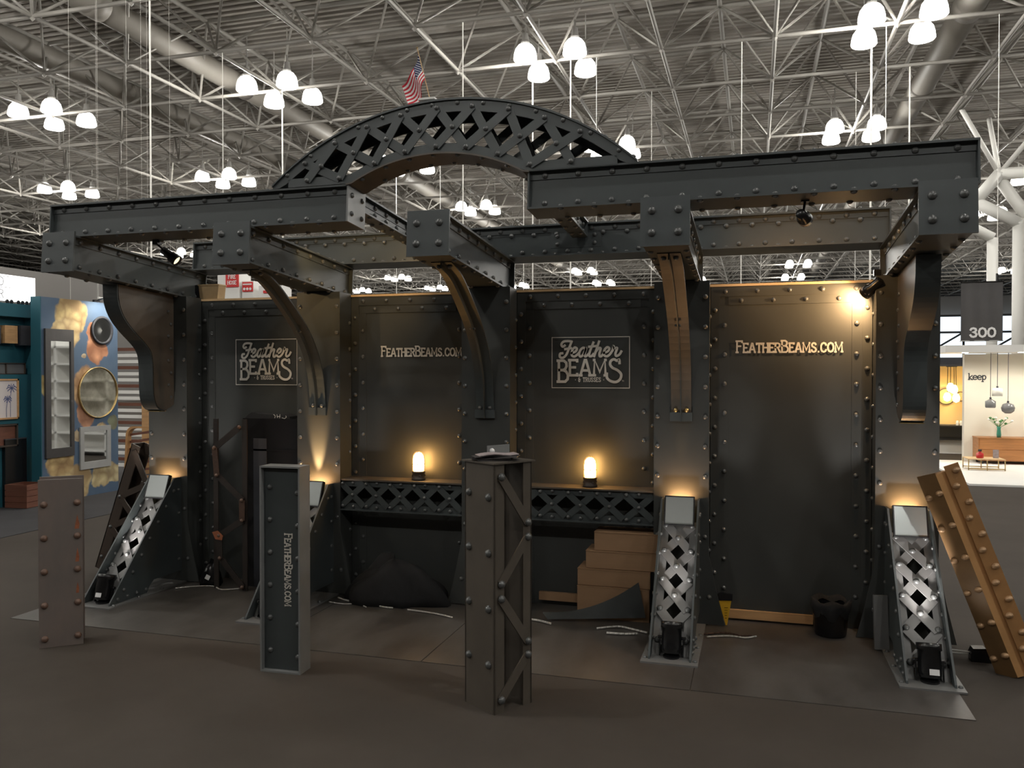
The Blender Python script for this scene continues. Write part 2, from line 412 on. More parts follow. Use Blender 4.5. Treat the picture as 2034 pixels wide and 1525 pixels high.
wl = MB().box(-31.4, -31, -40, 102, 0, 7.0).build('wall_left', 'hall_wall'); tag(wl, 'grey hall wall far behind the teal booth', kind='structure')
wlu = MB().box(-66, -65.5, -40, 104, 0, 13).build('wall_left_upper', 'hall_dark'); tag(wlu, 'dark wall at the far left end of the hall', kind='structure')
wr = MB().box(57, 57.5, -40, 104, 0, 13).build('wall_right', 'hall_wall'); tag(wr, 'far right wall of the hall', kind='structure')
wf = MB().box(-66, 58, 102, 102.5, 0, 13).build('wall_far', 'hall_wall'); tag(wf, 'far end wall of the hall behind the exhibits', kind='structure')
wb_ = MB().box(-66, 58, -40.5, -40, 0, 13).build('wall_behind', 'hall_wall'); tag(wb_, 'hall wall behind the viewer', kind='structure')
# glazed strip at the far right
wn = thing('window_1', 'long strip of daylit hall windows with dark frames at far right', 'window', (28, 100.5, 0)); wn['kind'] = 'structure'
del wn['category']
for k in range(12):
    MB().box(-9 + k*3.0 + .12, -9 + (k+1)*3.0 - .12, 0, .05, 1.0, 8.2).build('pane', 'window_sky', wn)
for k in range(13):
    MB().box(-9 + k*3.0 - .12, -9 + k*3.0 + .12, -.1, .2, 1.0, 8.2).build('mullion', 'hall_dark', wn)
for z in (1.0, 4.4, 6.3, 8.2): MB().box(-9.2, 27.2, -.12, .2, z-.12, z+.12).build('transom', 'hall_dark', wn)
for k in range(6): MB().bar((-9 + k*6, -.15, 4.4), (-6 + k*6, -.15, 6.3), .2, .15, (0,1,0)).build('brace', 'hall_dark', wn)

# ------------------------------------------------------------------ ceiling lamps, four to a cluster
bowl = MB().lathe([(.11,.29),(.20,.25),(.275,.15),(.315,.01),(.33,-.13),(.30,-.17),(.0,-.19)], 16).mesh('bowl'); bowl.materials.append(M['bowl_glow']); bpy_fix(bowl)
bowl.polygons.foreach_set('use_smooth', [True]*len(bowl.polygons))
hous = MB().lathe([(.12,.27),(.13,.33),(.10,.40),(.08,.58),(.03,.60),(.03,.78)], 10).mesh('housing'); hous.materials.append(M['housing']); bpy_fix(hous)
arm_m = MB().tube((0,0,.76), (0,0,1.6), .018, 6).mesh('hanger'); arm_m.materials.append(M['housing'])
cl_x = [X0 + DX*3*k for k in range(-4, 4)]
cl_y = [Y0 + DYY*3*k for k in range(-3, 7)]
XW = {-4: 'outermost on the left', -3: 'second from far left', -2: 'above the teal booth', -1: 'left of the flag', 0: 'right of the flag', 1: 'above the long beam', 2: 'above the banner', 3: 'outermost on the right'}
YW = {0: 'nearest row', 1: 'second row back', 2: 'third row back', 3: 'fourth row back', 4: 'fifth row back', 5: 'sixth row back', 6: 'last row back', -1: 'row over the booth', -2: 'row over the aisle', -3: 'row behind the viewer'}
for ix, cx in enumerate(cl_x):
    for iy, cy in enumerate(cl_y):
        kx, ky = ix - 4, iy - 3
        lab = 'bowl lamp of the cluster %s, %s' % (XW[kx], YW[ky])
        first = None
        for a in (-.7, .7):
            for b in (-.75, .75):
                t = thing('ceiling_lamp', 'glowing %s %s ' % ('near' if b < 0 else 'rear', 'left' if a < 0 else 'right') + lab, 'lamp', (cx + a, cy + b, BZ - .05), group='bowl lamps %s, %s' % (XW[kx], YW[ky]))
                share('bowl', bowl, t); share('housing', hous, t); share('hanger', arm_m, t)
                first = first or t
        lamp('lamp_light', 'POINT', first, (0, 0, -.32), HALL_W, (1.0, 0.97, 0.91), .14)

# ================================================================== THE BOOTH
COLX = [0.36, 1.76, 3.135, 4.55, 5.97]
HAS_FOOT = (0, 1, 3, 4)
WHICH = ['leftmost', 'second from the left', 'middle', 'second from the right', 'rightmost']
WY = 1.41
TILT = R(-4.2)

# vinyl mat
vm = thing('vinyl_mat', 'dark scuffed vinyl floor mat under the steel booth', 'mat', (0, 0, 0))
seams = [0.0, 2.02, 3.12, 4.70, 6.10]
for a, b in zip(seams[:-1], seams[1:]):
    MB().box(a + .003, b - .003, 0, 1.62, 0.0, 0.004).build('vinyl_sheet', 'vinyl', vm)

# back wall with panels, strips and rivets
wall = MB().box(.50, 5.84, WY + .012, WY + .06, 0.004, 2.335).build('wall_back', 'steel_wall')
tag(wall, 'dark riveted steel-look back wall of the booth', kind='structure')
bays = [(COLX[i] + .185, COLX[i+1] - .185) for i in range(4)]
for i, (a, b) in enumerate(bays):
    MB().box(a, b, WY, WY + .013, .004, 2.335).build('wall_panel', 'steel_wall', wall)
    for s in (0, 1):
        sg = 1 if s == 0 else -1; e = a if s == 0 else b
        x1, x2, x3 = e, e + sg*.062, e + sg*.125
        MB().box(min(x1,x2), max(x1,x2), WY - .008, WY + .001, .004, 2.33).build('edge_strip', 'steel_wall', wall)
        MB().box(min(x2,x3), max(x2,x3), WY - .004, WY + .001, .004, 2.20).build('edge_strip', 'steel_wall', wall)
        for k in range(11):
            z = .12 + k*.205
            rivet(wall, (e + sg*.03, WY - .008, z), (0,-1,0), .0165)
            if k < 10: rivet(wall, (e + sg*.095, WY - .004, z + .1), (0,-1,0), .0165)
    MB().box(a, b, WY - .007, WY + .001, 2.265, 2.332).build('edge_strip', 'steel_wall', wall)
    MB().box(a + .12, b - .12, WY - .004, WY + .001, 2.205, 2.265).build('edge_strip', 'steel_wall', wall)
    n = 5
    for k in range(n):
        x = a + .10 + (b - a - .2)*k/(n-1)
        rivet(wall, (x, WY - .007, 2.30), (0,-1,0), .0165)
        if k < n-1: rivet(wall, (x + (b-a-.2)/(n-1)/2, WY - .004, 2.235), (0,-1,0), .0165)
    MB().box(a - .01, b + .01, WY - .012, WY + .07, 2.335, 2.352).build('wood_cap', 'wood_pale', wall)
logo(wall, .876, 1.632, .575, .375, WY - .0055)
logo(wall, 3.588, 1.621, .576, .372, WY - .0055)
site_text(wall, (2.208, WY - .0055, 1.862), (1,0,0), (0,0,1), (0,-1,0), .664)
site_text(wall, (4.914, WY - .0055, 1.874), (1,0,0), (0,0,1), (0,-1,0), .685)

# columns with braced feet
GLOW = [12, 60, 8, 18, 22]
def slope(s, off):   # point on the brace slope, local yz (column face at y = 0)
    u = Vector((.72, .848)).normalized(); n = Vector((-u.y, u.x))
    return (-.80 + u.x*s - (-n.x)*0 + n.x*off, .016 + u.y*s + n.y*off)
for i, cx in enumerate(COLX):
    lab = ['leftmost dark steel column with splayed lattice foot and scroll corbel above', 'dark steel column just right of the left logo panel, second from the left',
           'middle dark steel column behind the post topped with brochures', 'dark steel column beside the cardboard boxes, second from the right', 'rightmost dark steel column beside the leaning copper beam'][i]
    t = thing('steel_column', lab, 'column', (cx, 1.2, 0), group='booth columns')
    W = .187
    MB().prism([(-.295,.012),(.295,.012),(.235,.26),(W,.50),(W,2.36),(-W,2.36),(-W,.50),(-.235,.26)], 0, .012, 'y').build('face_plate', 'steel_wall', t)
    MB().box(-W + .006, W - .006, .012, WY - 1.2 - .009, .005, 2.36).build('post_body', 'steel_wall', t)
    for k in range(11):
        for s in (-1, 1):
            z = .20 + k*.205
            if z > .9 or k % 2 == 0: rivet(t, (s*(.160 if z > .5 else .19), 0, z), (0,-1,0), .0165)
    for k in range(10):
        for s in (-1, 1): rivet(t, (s*(W - .006), .17, .28 + k*.205), (s,0,0), .0155)
    if i == 2: continue
    gx = .122
    MB().box(-.168, .168, -.85, .03, .004, .014).build('base_plate', 'strut_paint', t)
    for s in (-1, 1):
        MB().prism([(-.80,.014),(-.795,.03),(-.08,.87),(-.0,.87),(0,.10),(-.33,.10),(-.38,.06),(-.41,.014)], s*gx - .006, s*gx + .006, 'x').build('gusset', 'steel', t)
        for k in range(7):
            y, z = slope(.16 + k*.145, -.055)
            rivet(t, (s*(gx+.006), y, z), (s,0,0), .0155); 
            if k < 6: rivet(t, (s*(gx-.006), y, z), (-s,0,0), .013)
        for k in range(4): rivet(t, (s*(gx+.006), -.72 + k*.1, .045), (s,0,0), .0145)
        for k in range(4): rivet(t, (s*(gx+.006), -.035, .2 + k*.19), (s,0,0), .0145)
        for k in range(3): rivet(t, (s*.148, -.78 + k*.26, .014), (0,0,1), .0145)
        a, b = slope(.04, -.075), slope(.99, -.075)
        MB().bar((s*.092, *a), (s*.092, *b), .046, .008, (0, -.763, .646)).build('lattice_rail', 'strut_paint', t)
    for k in range(4):
        s0, s1 = .14 + k*.205, .14 + (k+1)*.205
        for q, off in ((1, -.066), (-1, -.058)):
            a, b = slope(s0, off), slope(s1, off)
            MB().bar((-q*.085, *a), (q*.085, *b), .058, .006, (0, -.763, .646)).build('lattice_bar', 'strut_paint', t)
        m_ = slope((s0+s1)/2, -.054); rivet(t, (0, *m_), (0,-.763,.646), .019)
        for s in (-1, 1): rivet(t, (s*.085, *slope(s0 + .01, -.056)), (0,-.763,.646), .019)
    for s in (-1, 1): rivet(t, (s*.085, *slope(.95, -.056)), (0,-.763,.646), .0165)
    # mirror box with a warm bulb behind it
    mt = thing('mirror_box', 'small square mirror on the lattice foot of the %s column' % WHICH[i], 'mirror', (cx, 1.2 - .135, .805), (R(-20), 0, 0), 'square mirrors on the column feet')
    MB().box(-.096, .096, .004, .030, -.093, .093).build('backing', 'black', mt)
    for s in (-1, 1):
        MB().box(min(s*.092, s*.099), max(s*.092, s*.099), -.006, .03, -.097, .097).build('frame_edge', 'black', mt)
        MB().box(-.099, .099, -.006, .03, min(s*.092, s*.098), max(s*.092, s*.098)).build('frame_edge', 'black', mt)
    MB().box(-.091, .091, -.002, .004, -.091, .091).build('mirror_glass', 'mirror_frosted', mt)
    MB().lathe([(.011,-.035),(.013,0),(.011,.035)], 10, (0, .052, .055), (1,0,0)).build('bulb', 'amber_soft', mt)
    al = lamp('bulb_light', 'AREA', mt, (0, .056, .078), (1.5, 2.4, 0, 2.0, 2.4)[i], (1.0, .52, .20))
    al.data.shape = 'RECTANGLE'; al.data.size = .14; al.data.size_y = .012; al.rotation_euler = (R(180 + 18), 0, 0)
    if i != 0: lamp('beam_light', 'SPOT', mt, (0, .052, .075), (0, 105, 0, 8, 9)[i], (1.0, .60, .26), .012, (0, (0, -.13, 0, -.30, -.36)[i], .95), (0, 30, 0, 22, 30)[i], .9)
    # floor spotlight
    st = thing('floor_spotlight', 'black floor spotlight aimed up the lattice foot of the %s column' % WHICH[i], 'spotlight', (cx + .005, .50, .012), group='floor spotlights at the column feet')
    ax = Vector((0, .30, .95)).normalized()
    MB().lathe([(.035,0),(.056,.008),(.060,.035),(.060,.150),(.067,.153),(.067,.190),(.060,.191),(.056,.16),(.0,.159)], 20, (0, -.04, .022), ax).build('can', 'black', st, True)
    MB().lathe([(0,.161),(.054,.162),(.0,.163)], 18, (0, -.04, .022), ax).build('lens', 'lens_white', st)
    MB().lathe([(.05,0),(.05,.010),(.02,.022)], 16, (0,-.03,.002)).build('stand', 'black', st)
    for s in (-1, 1):
        MB().tube((s*.058, .0, .11), (s*.084, .0, .11), .010, 8).build('knob', 'black', st)
        MB().bar((s*.070, -.03, .006), (s*.070, .0, .115), .02, .006, (1,0,0)).build('bracket_leg', 'black', st)
    if i in (0, 4, 1): MB().bar((.012, -.0925, .06), (.012, -.0825, .09), .050, .003, (0, -.95, .3)).build('sticker', 'sticker', st)
    lamp('spot_light', 'SPOT', st, tuple(Vector((0, -.04, .022)) + ax*.196), (48, 18, 0, 22, 50)[i], (1.0, .93, .88), .03, (0, .67, .74), 46, .5)

# ------------------------------------------------------------------ beams
def beam(name, label, loc, rot, L, w, h, m='steel', step=.19, end0=False, end1=False, mat_end='steel_plate', under=True, stag=False, group='riveted beams of the booth', start=.1, rr=.0185):
    """riveted I-beam along local x, depth along y (0..w), height z (0..h)"""
    t = thing(name, label, 'beam', loc, rot, group)
    rec = .036
    MB().box(.004, L - .004, rec, w - rec, .012, h - .012).build('web', m, t)
    MB().box(0, L, 0, w, h - .012, h).build('top_flange', m, t)
    MB().box(0, L, 0, w, 0, .012).build('bottom_flange', m, t)
    for y0, y1, ny in ((rec - .006, rec + .001, -1), (w - rec - .001, w - rec + .006, 1)):
        MB().box(.006, L - .006, y0, y1, .012, .058).build('angle', m, t)
        MB().box(.006, L - .006, y0, y1, h - .058, h - .012).build('angle', m, t)
        yv = y0 if ny < 0 else y1
        n = int((L - 2*start) / step)
        for k in range(n + 1):
            x = start + k*(L - 2*start)/n
            rivet(t, (x, yv, .036), (0, ny, 0), rr); rivet(t, (x, yv, h - .036), (0, ny, 0), rr)
            if k < n:
                xm = x + (L - 2*start)/n/2; yf = .022 if ny < 0 else w - .022
                rivet(t, (xm, yf, .012), (0,0,1), rr*.9)
                rivet(t, (xm, yf, h), (0,0,1), rr*.9)
                if under: rivet(t, (xm, yf, 0), (0,0,-1), rr)
                if stag: rivet(t, (xm, yv, h - .07), (0, ny, 0), rr)
    for e, x, nx in ((end0, 0, -1), (end1, L, 1)):
        if e:
            MB().box(x - .012 if nx < 0 else x, x if nx < 0 else x + .012, -.0, w, 0, h).build('end_plate', mat_end, t)
            for yy_ in (.05, w - .05):
                for zz in (.06, h - .06): rivet(t, (x + nx*.012, yy_, zz), (nx,0,0), .018)
        else:
            MB().box(min(x, x - nx*.01), max(x, x - nx*.01), .003, w - .003, .012, h - .012).build('stiffener', m, t)
    return t
# front beams lie across the cantilevers
fb1 = beam('front_beam', 'shorter upper front beam at left with a pale end plate', (.204, .155, 2.690), (TILT, 0, 0), 2.345, .24, .238, end1=True, mat_end='steel_grey', step=.195)
fb2 = beam('front_beam', 'long upper front beam at right above the warm spotlight', (3.735, .155, 2.700), (TILT, 0, 0), 2.40, .24, .238, step=.195)
fb2b = None
bb = beam('back_beam', 'long warm-lit rear beam running above the back wall', (.45, 1.40, 2.600), (TILT, 0, 0), 5.45, .24, .238, step=.17, stag=True, under=False)
sp = MB().box(3.12, 3.50, .030, .044, .06, .18).build('splice_plate', 'steel', bb)
for x in (3.17, 3.45):
    for z in (.09, .15): rivet(bb, (x, .030, z), (0,-1,0), .0165)
beam('tie_beam', 'short upper tie beam running back from the left front beam', (2.545, .40, 2.795), (0, TILT*-1, R(90)), 1.02, .115, .122, step=.16, start=.06)
beam('tie_beam', 'short upper tie beam running back from the right front beam', (3.855, .40, 2.800), (0, TILT*-1, R(90)), 1.02, .115, .122, step=.16, start=.06)

CL = ['cantilever beam over the leftmost column, scroll corbel beneath', 'cantilever beam second from the left, bolted under the short front beam',
      'middle cantilever beam ending free in the gap between the front beams', 'cantilever beam over the second column from the right with a golden-lit arm', 'cantilever beam at the far right end above the rightmost column']
for i, cx in enumerate(COLX):
    L = 1.46
    t = beam('cantilever_beam', CL[i], (cx + .125, .085, 2.447), (0, -TILT, R(90)), L, .25, .245, step=.165, start=.09, under=True)
    ep = MB().box(-.014, 0, -.012, .262, -.012, .268).build('end_plate', 'steel_plate', t)
    for y in (.052, .198):
        for z in (.065, .190): rivet(ep, (-.014, y, z), (-1,0,0), .0235)
# curved arms under the three middle cantilevers
ARM = smooth_line([(.30,2.425),(.42,2.395),(.55,2.335),(.75,2.20),(.93,2.055),(1.07,1.885),(1.16,1.68),(1.188,1.45)], 4)
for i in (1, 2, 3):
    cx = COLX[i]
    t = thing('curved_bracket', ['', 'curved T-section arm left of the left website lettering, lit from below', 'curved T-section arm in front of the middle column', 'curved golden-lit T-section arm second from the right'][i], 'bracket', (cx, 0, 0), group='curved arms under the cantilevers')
    MB().sweep(ARM, -.068, .068, .010).build('arm_flange', 'brown_steel' if i == 3 else 'steel', t)  # brown on one arm only: its warm light is put into the colour
    inner = [(y - .0, z) for y, z in ARM]
    n = len(ARM); out = []
    for k, (y, z) in enumerate(ARM):
        a = ARM[max(0,k-1)]; b = ARM[min(n-1,k+1)]; d = Vector((b[0]-a[0], b[1]-a[1])).normalized(); out.append((y + d.y*.038, z - d.x*.038))
    mb = MB()
    for k in range(n-1): mb.prism([ARM[k], ARM[k+1], out[k+1], out[k]], -.004, .004, 'x')
    mb.prism([ARM[-1], out[-1], (out[-1][0] - .0, 1.40), (1.172, 1.40)], -.004, .004, 'x')
    mb.build('arm_web', 'steel', t)
    for s in (-1, 1):
        rivet(t, (s*.036, 1.185, 1.475), (0,-1,0), .0165, 'gold' if i == 3 else 'rivet_steel')  # gold on one arm stands for light from below on its rivets
        rivet(t, (s*.036, .36, 2.406), (0,-.3,-1), .0165)
        rivet(t, (s*.012, .93 - .018, 2.04), (0,-.7,-.6), .010)
    MB().box(-.075, .075, 1.176, 1.199, 1.40, 1.46).build('arm_foot', 'steel_plate', t)
# scroll corbels at both ends
COR = smooth_line([(.575,2.40),(.578,2.30),(.60,2.22),(.65,2.14),(.74,2.055),(.86,1.965),(.925,1.895),(.948,1.80),(.952,1.66),(.957,1.555),(.975,1.49),(1.015,1.445),(1.085,1.425)], 3)
for i, s_ in ((0, 'left'), (4, 'right')):
    t = thing('scroll_corbel', 'S-curved scroll corbel under the %s cantilever' % ('leftmost' if i == 0 else 'rightmost'), 'bracket', (COLX[i], 0, 0), group='scroll corbels at the booth ends')
    MB().sweep(COR, -.066, .066, -.008).build('strap', 'steel', t)
    side = [(y + .012, z) for y, z in COR] + [(1.2, 1.47), (1.2, 2.36), (.587, 2.40)]
    for s in (-1, 1):
        MB().prism(side, s*.058 - .004, s*.058 + .004, 'x').build('side_plate', 'brown_steel', t)
        for k in range(8): rivet(t, (s*.062, 1.165 - (.03 if k % 2 else 0), 1.53 + k*.1), (s,0,0), .0145)
    MB().box(-.066, .066, 1.02, 1.10, 1.417, 1.423).build('uplit_lip', 'gold', t)  # gold colour stands for uplight on the strap's curled end

# ------------------------------------------------------------------ lattice arch
ACX = 3.20
OR, OZ = 1.742, 3.415 - 1.742
IR, IZ, ICX = 1.13, 3.085 - 1.13, 3.145
arch = thing('lattice_arch', 'riveted lattice arch bridging the two front beams, flag on top', 'arch', (ACX, .17, 2.93), (TILT, 0, 0))
def oz(x): return math.sqrt(max(0, OR**2 - x**2)) + OZ - 2.93
def iz(x):
    d = x - (ICX - ACX); q = IR**2 - d*d
    return max(0.0, (math.sqrt(q) + IZ - 2.93) if q > 0 else 0.0)
HX = 1.185
N = 48
xs = [-HX + 2*HX*k/N for k in range(N+1)]
DEP = .21
def band(f0, f1, y0, y1, x_list):
    mb = MB(); vs = []; fs = []
    for x in x_list:
        a, b = f0(x), f1(x); vs += [(x,y0,a),(x,y1,a),(x,y1,b),(x,y0,b)]
    n = len(x_list)
    for k in range(n-1):
        for q in range(4): fs.append((k*4+q, k*4+(q+1) % 4, (k+1)*4+(q+1) % 4, (k+1)*4+q))
    fs += [(0,1,2,3), tuple((n-1)*4+q for q in (3,2,1,0))]
    return mb.add(vs, fs)
band(lambda x: oz(x) - .012, oz, -.012, DEP + .012, xs).build('top_rim', 'steel', arch)
ixs = [ICX - ACX - .60 + 1.2*k/32 for k in range(33)]
band(lambda x: iz(x) - .010, iz, -.006, DEP + .006, ixs).build('soffit', 'copper' if False else 'brown_steel', arch)
for y0, y1 in ((0, .010), (DEP - .010, DEP)):
    band(lambda x: max(0.0, oz(x) - .082), lambda x: oz(x) - .010, y0, y1, xs).build('outer_rail', 'steel', arch)
    xs2 = [-1.07 + 2.14*k/40 for k in range(41)]
    band(iz, lambda x: min(iz(x) + .055, max(iz(x), oz(x) - .03)), y0, y1, xs2).build('inner_rail', 'steel', arch)
tx = [2.25, 2.46, 2.68, 2.91, 3.15, 3.38, 3.61, 3.835, 4.05]
bx_ = [2.27, 2.50, 2.74, 2.945, 3.15, 3.345, 3.55, 3.75, 4.0]
for y, ny, m_ in ((-.004, -1, 'steel'), (DEP + .004, 1, 'steel')):
    T = [Vector((x - ACX, y, oz(x - ACX) - .055)) for x in tx]; B = [Vector((x - ACX, y, iz(x - ACX) + .035)) for x in bx_]
    for k in range(9):
        for d in (-1, 1):
            if 0 <= k + d < 9:
                p, q = T[k].copy(), B[k+d].copy(); o_ = -.004*ny if d > 0 else .004*ny
                MB().bar(p + Vector((0,o_*1,0)), q + Vector((0,o_*1,0)), .056, .006, (0,1,0)).build('lattice_bar', m_, arch)
        rivet(arch, T[k] + Vector((0, ny*.006, 0)), (0,ny,0), .0165); rivet(arch, B[k] + Vector((0, ny*.006, 0)), (0,ny,0), .0165)
        if k < 8: rivet(arch, (T[k] + B[k+1] + T[k+1] + B[k])/4 + Vector((0, ny*.008, 0)), (0,ny,0), .0165)
for k in range(14):
    x = -1.08 + k*.166; rivet(arch, (x, -.0, oz(x) - .03), (0,-1,0), .0145)
    rivet(arch, (x + .08, .02, oz(x + .08)), (0,0,1), .016); rivet(arch, (x + .08, DEP - .02, oz(x + .08)), (0,0,1), .016)
for k in range(7):
    x = ICX - ACX - .5 + k*.16
    rivet(arch, (x, .02, iz(x) - .010), (0,0,-1), .0165); rivet(arch, (x + .08, DEP - .03, iz(x + .08) - .010), (0,0,-1), .0165)

# flag on the arch
fg = thing('flag', 'small American flag on a stick on top of the lattice arch', 'flag', (3.065, .27, 3.432))
MB().box(-.055, .055, -.04, .04, 0, .012).build('flag_base', 'white_paint', fg)
MB().tube((.01, 0, .01), (-.075, 0, .335), .0035, 6).build('flag_stick', 'wood_pale', fg)
MB().lathe([(0,-.008),(.007,0),(0,.010)], 8, (-.076, 0, .340)).build('finial', 'gold', fg)
def curve_at(c, u):
    for (u0, x0, z0), (u1, x1, z1) in zip(c[:-1], c[1:]):
        if u <= u1 + 1e-9:
            k = (u - u0)/(u1 - u0); return x0 + (x1 - x0)*k, z0 + (z1 - z0)*k
    return c[-1][1:]
F_TOP = [(0,-.066,.300),(.2,-.078,.258),(.4,-.090,.215),(.55,-.102,.180),(.7,-.122,.150),(.85,-.150,.128),(1,-.182,.113)]
F_BOT = [(0,-.017,.133),(.15,-.027,.108),(.3,-.040,.075),(.45,-.046,.040),(.6,-.054,.005),(.8,-.078,-.028),(1,-.109,-.048)]
def flag_pt(s, t):    # s along the fly, t down the hoist: the cloth hangs limp from the slanting stick
    x0, z0 = curve_at(F_TOP, s); x1, z1 = curve_at(F_BOT, s)
    return Vector((x0 + (x1 - x0)*t, -.016 + .020*math.sin(8*s + 3.2*t), z0 + (z1 - z0)*t))
mbs = {'flag_red': MB(), 'flag_white': MB(), 'flag_blue': MB()}
for k in range(13):
    for q in range(12):
        s0, s1, t0, t1 = q/12, (q+1)/12, k/13, (k+1)/13
        nm = 'flag_blue' if (k < 7 and q < 5) else ('flag_red' if k % 2 == 0 else 'flag_white')
        P = [flag_pt(s0,t0), flag_pt(s1,t0), flag_pt(s1,t1), flag_pt(s0,t1)]
        mbs[nm].add(P + [p + Vector((0,.0015,0)) for p in P], [(0,1,2,3),(7,6,5,4),(0,4,5,1),(1,5,6,2),(2,6,7,3),(3,7,4,0)])
mbs['flag_red'].build('red_stripes', 'flag_red', fg); mbs['flag_white'].build('white_stripes', 'flag_white', fg); mbs['flag_blue'].build('blue_canton', 'flag_blue', fg)
sm = MB()
for a in range(9):
    for b in range(6 if a % 2 == 0 else 5):
        p = flag_pt(.025 + b*.068 + (.034 if a % 2 else 0), .05 + a*.055)
        sm.box(p.x-.0022, p.x+.0022, p.y-.003, p.y-.0005, p.z-.0022, p.z+.0022)
so = sm.build('stars', 'flag_white', fg)

# ------------------------------------------------------------------ lattice shelves and caged lamps
for i, (a, b) in enumerate(((COLX[1] + .187, COLX[2] - .187), (COLX[2] + .187, COLX[3] - .187))):
    t = thing('lattice_shelf', ['shelf with riveted lattice front left of the middle column', 'shelf with riveted lattice front right of the middle column, above the cardboard boxes'][i], 'shelf', (a, 1.212, .665), group='lattice shelves')
    L = b - a
    MB().box(0, L, -.008, .19, .232, .243).build('shelf_top', 'brown_steel', t)
    MB().box(0, L, -.012, .06, 0, .010).build('bottom_flange', 'steel', t)
    MB().box(0, L, .012, .020, .185, .232).build('top_rail', 'steel', t)
    MB().box(0, L, .012, .020, .010, .055).build('bottom_rail', 'steel', t)
    MB().box(0, L, .17, .19, .0, .232).build('back_board', 'steel_wall', t)
    n = 5; st_ = L / n
    for k in range(n):
        x0, x1 = k*st_ + .005, (k+1)*st_ - .005
        MB().bar((x0, .008, .035), (x1, .008, .208), .046, .006, (0,1,0)).build('lattice_bar', 'steel', t)
        MB().bar((x0, .001, .208), (x1, .001, .035), .046, .006, (0,1,0)).build('lattice_bar', 'steel', t)
        rivet(t, ((x0+x1)/2, -.003, .1215), (0,-1,0), .0145)
        for z in (.035, .208): rivet(t, (x0 + .012, -.003, z), (0,-1,0), .0145)
        rivet(t, ((x0+x1)/2, .012, .028), (0,-1,0), .0145); rivet(t, ((x0+x1)/2, .012, .214), (0,-1,0), .0145)
for i, x in enumerate((2.555, 3.893)):
    t = thing('caged_lamp', ['amber jar lamp with wire cage glowing on the left lattice shelf', 'amber jar lamp with wire cage glowing on the right lattice shelf'][i], 'lamp', (x, 1.315, .909), group='amber jar lamps')
    MB().lathe([(.052,0),(.053,.012),(.047,.016),(.047,.052),(.051,.055),(.051,.066),(.04,.067)], 20).build('lamp_base', 'dark_umber', t, True)
    for k in range(4):
        a = k*math.pi/2 + .6; MB().lathe([(.009,0),(.007,.006),(0,.008)], 8, (.047*math.cos(a), .047*math.sin(a), .034), (math.cos(a), math.sin(a), 0)).build('boss', 'dark_umber', t)
    MB().lathe([(.039,.068),(.041,.10),(.041,.155),(.036,.185),(.022,.205),(0,.212)], 18).build('glass_jar', 'amber_glow', t, True)
    for k in range(2):
        a = k*math.pi/2 + .2; c, s = math.cos(a), math.sin(a)
        pts = [Vector((r*c, r*s, z)) for r, z in ((.046,.065),(.046,.16),(.042,.19),(.026,.213),(0,.220),(-.026,.213),(-.042,.19),(-.046,.16),(-.046,.065))]
        MB().path(pts, .0024, 6).build('cage_wire', 'dark_umber', t)
    MB().lathe([(.0465,.120),(.049,.1225),(.0465,.125)], 18, ring=True).build('cage_ring', 'dark_umber', t)

# ------------------------------------------------------------------ accent spotlights up in the beams
def spot(lab, loc, aim, power, angle, mount, lens='spot_lens', colr=(1.0,.66,.30)):
    t = thing('accent_spotlight', lab, 'spotlight', loc, group='black accent spotlights on the beams')
    a = Vector(aim).normalized()
    MB().lathe([(.020,-.115),(.028,-.11),(.030,-.04),(.040,-.025),(.042,.03),(.036,.031),(.034,.012),(0,.012)], 16, (0,0,0), a).build('can', 'black', t, True)
    MB().lathe([(0,.014),(.034,.016),(0,.018)], 16, (0,0,0), a).build('lens', lens, t)
    m_ = Vector(mount)
    MB().tube(tuple(-a*.06), tuple(m_), .007, 8).build('stem', 'black', t)
    MB().box(m_.x-.022, m_.x+.022, m_.y-.022, m_.y+.022, m_.z-.004, m_.z+.035).build('mount', 'black', t)
    lamp('spot_light', 'SPOT', t, tuple(a*.04), power, colr, .02, tuple(a), angle, .6)
spot('black accent spotlight with lit lens behind the left front beam', (1.04, .44, 2.548), (.78, .10, -.58), 11, 140, (-.09, -.07, .098))
spot('unseen black accent spotlight tucked behind the short front beam, aimed at the rear beam', (2.34, .47, 2.755), (-.38, .92, -.14), 15, 95, (0, -.085, -.005))  # lamp itself unseen, added for the warm light on the rear beam
spot('black accent spotlight hanging under the long right beam', (5.297, .36, 2.600), (.22, .95, -.06), 17, 95, (0, -.05, .085), colr=(1.0,.56,.22))
spot('black accent spotlight at upper right aimed at the wall hot spot', (5.735, 1.24, 2.262), (-.62, .56, -.56), 32, 150, (.055, -.02, .10), colr=(1.0,.60,.28))

# ------------------------------------------------------------------ free-standing beam samples in front
def upright(name, label, loc, rz): return thing(name, label, 'beam sample', loc, (0, 0, R(rz)))
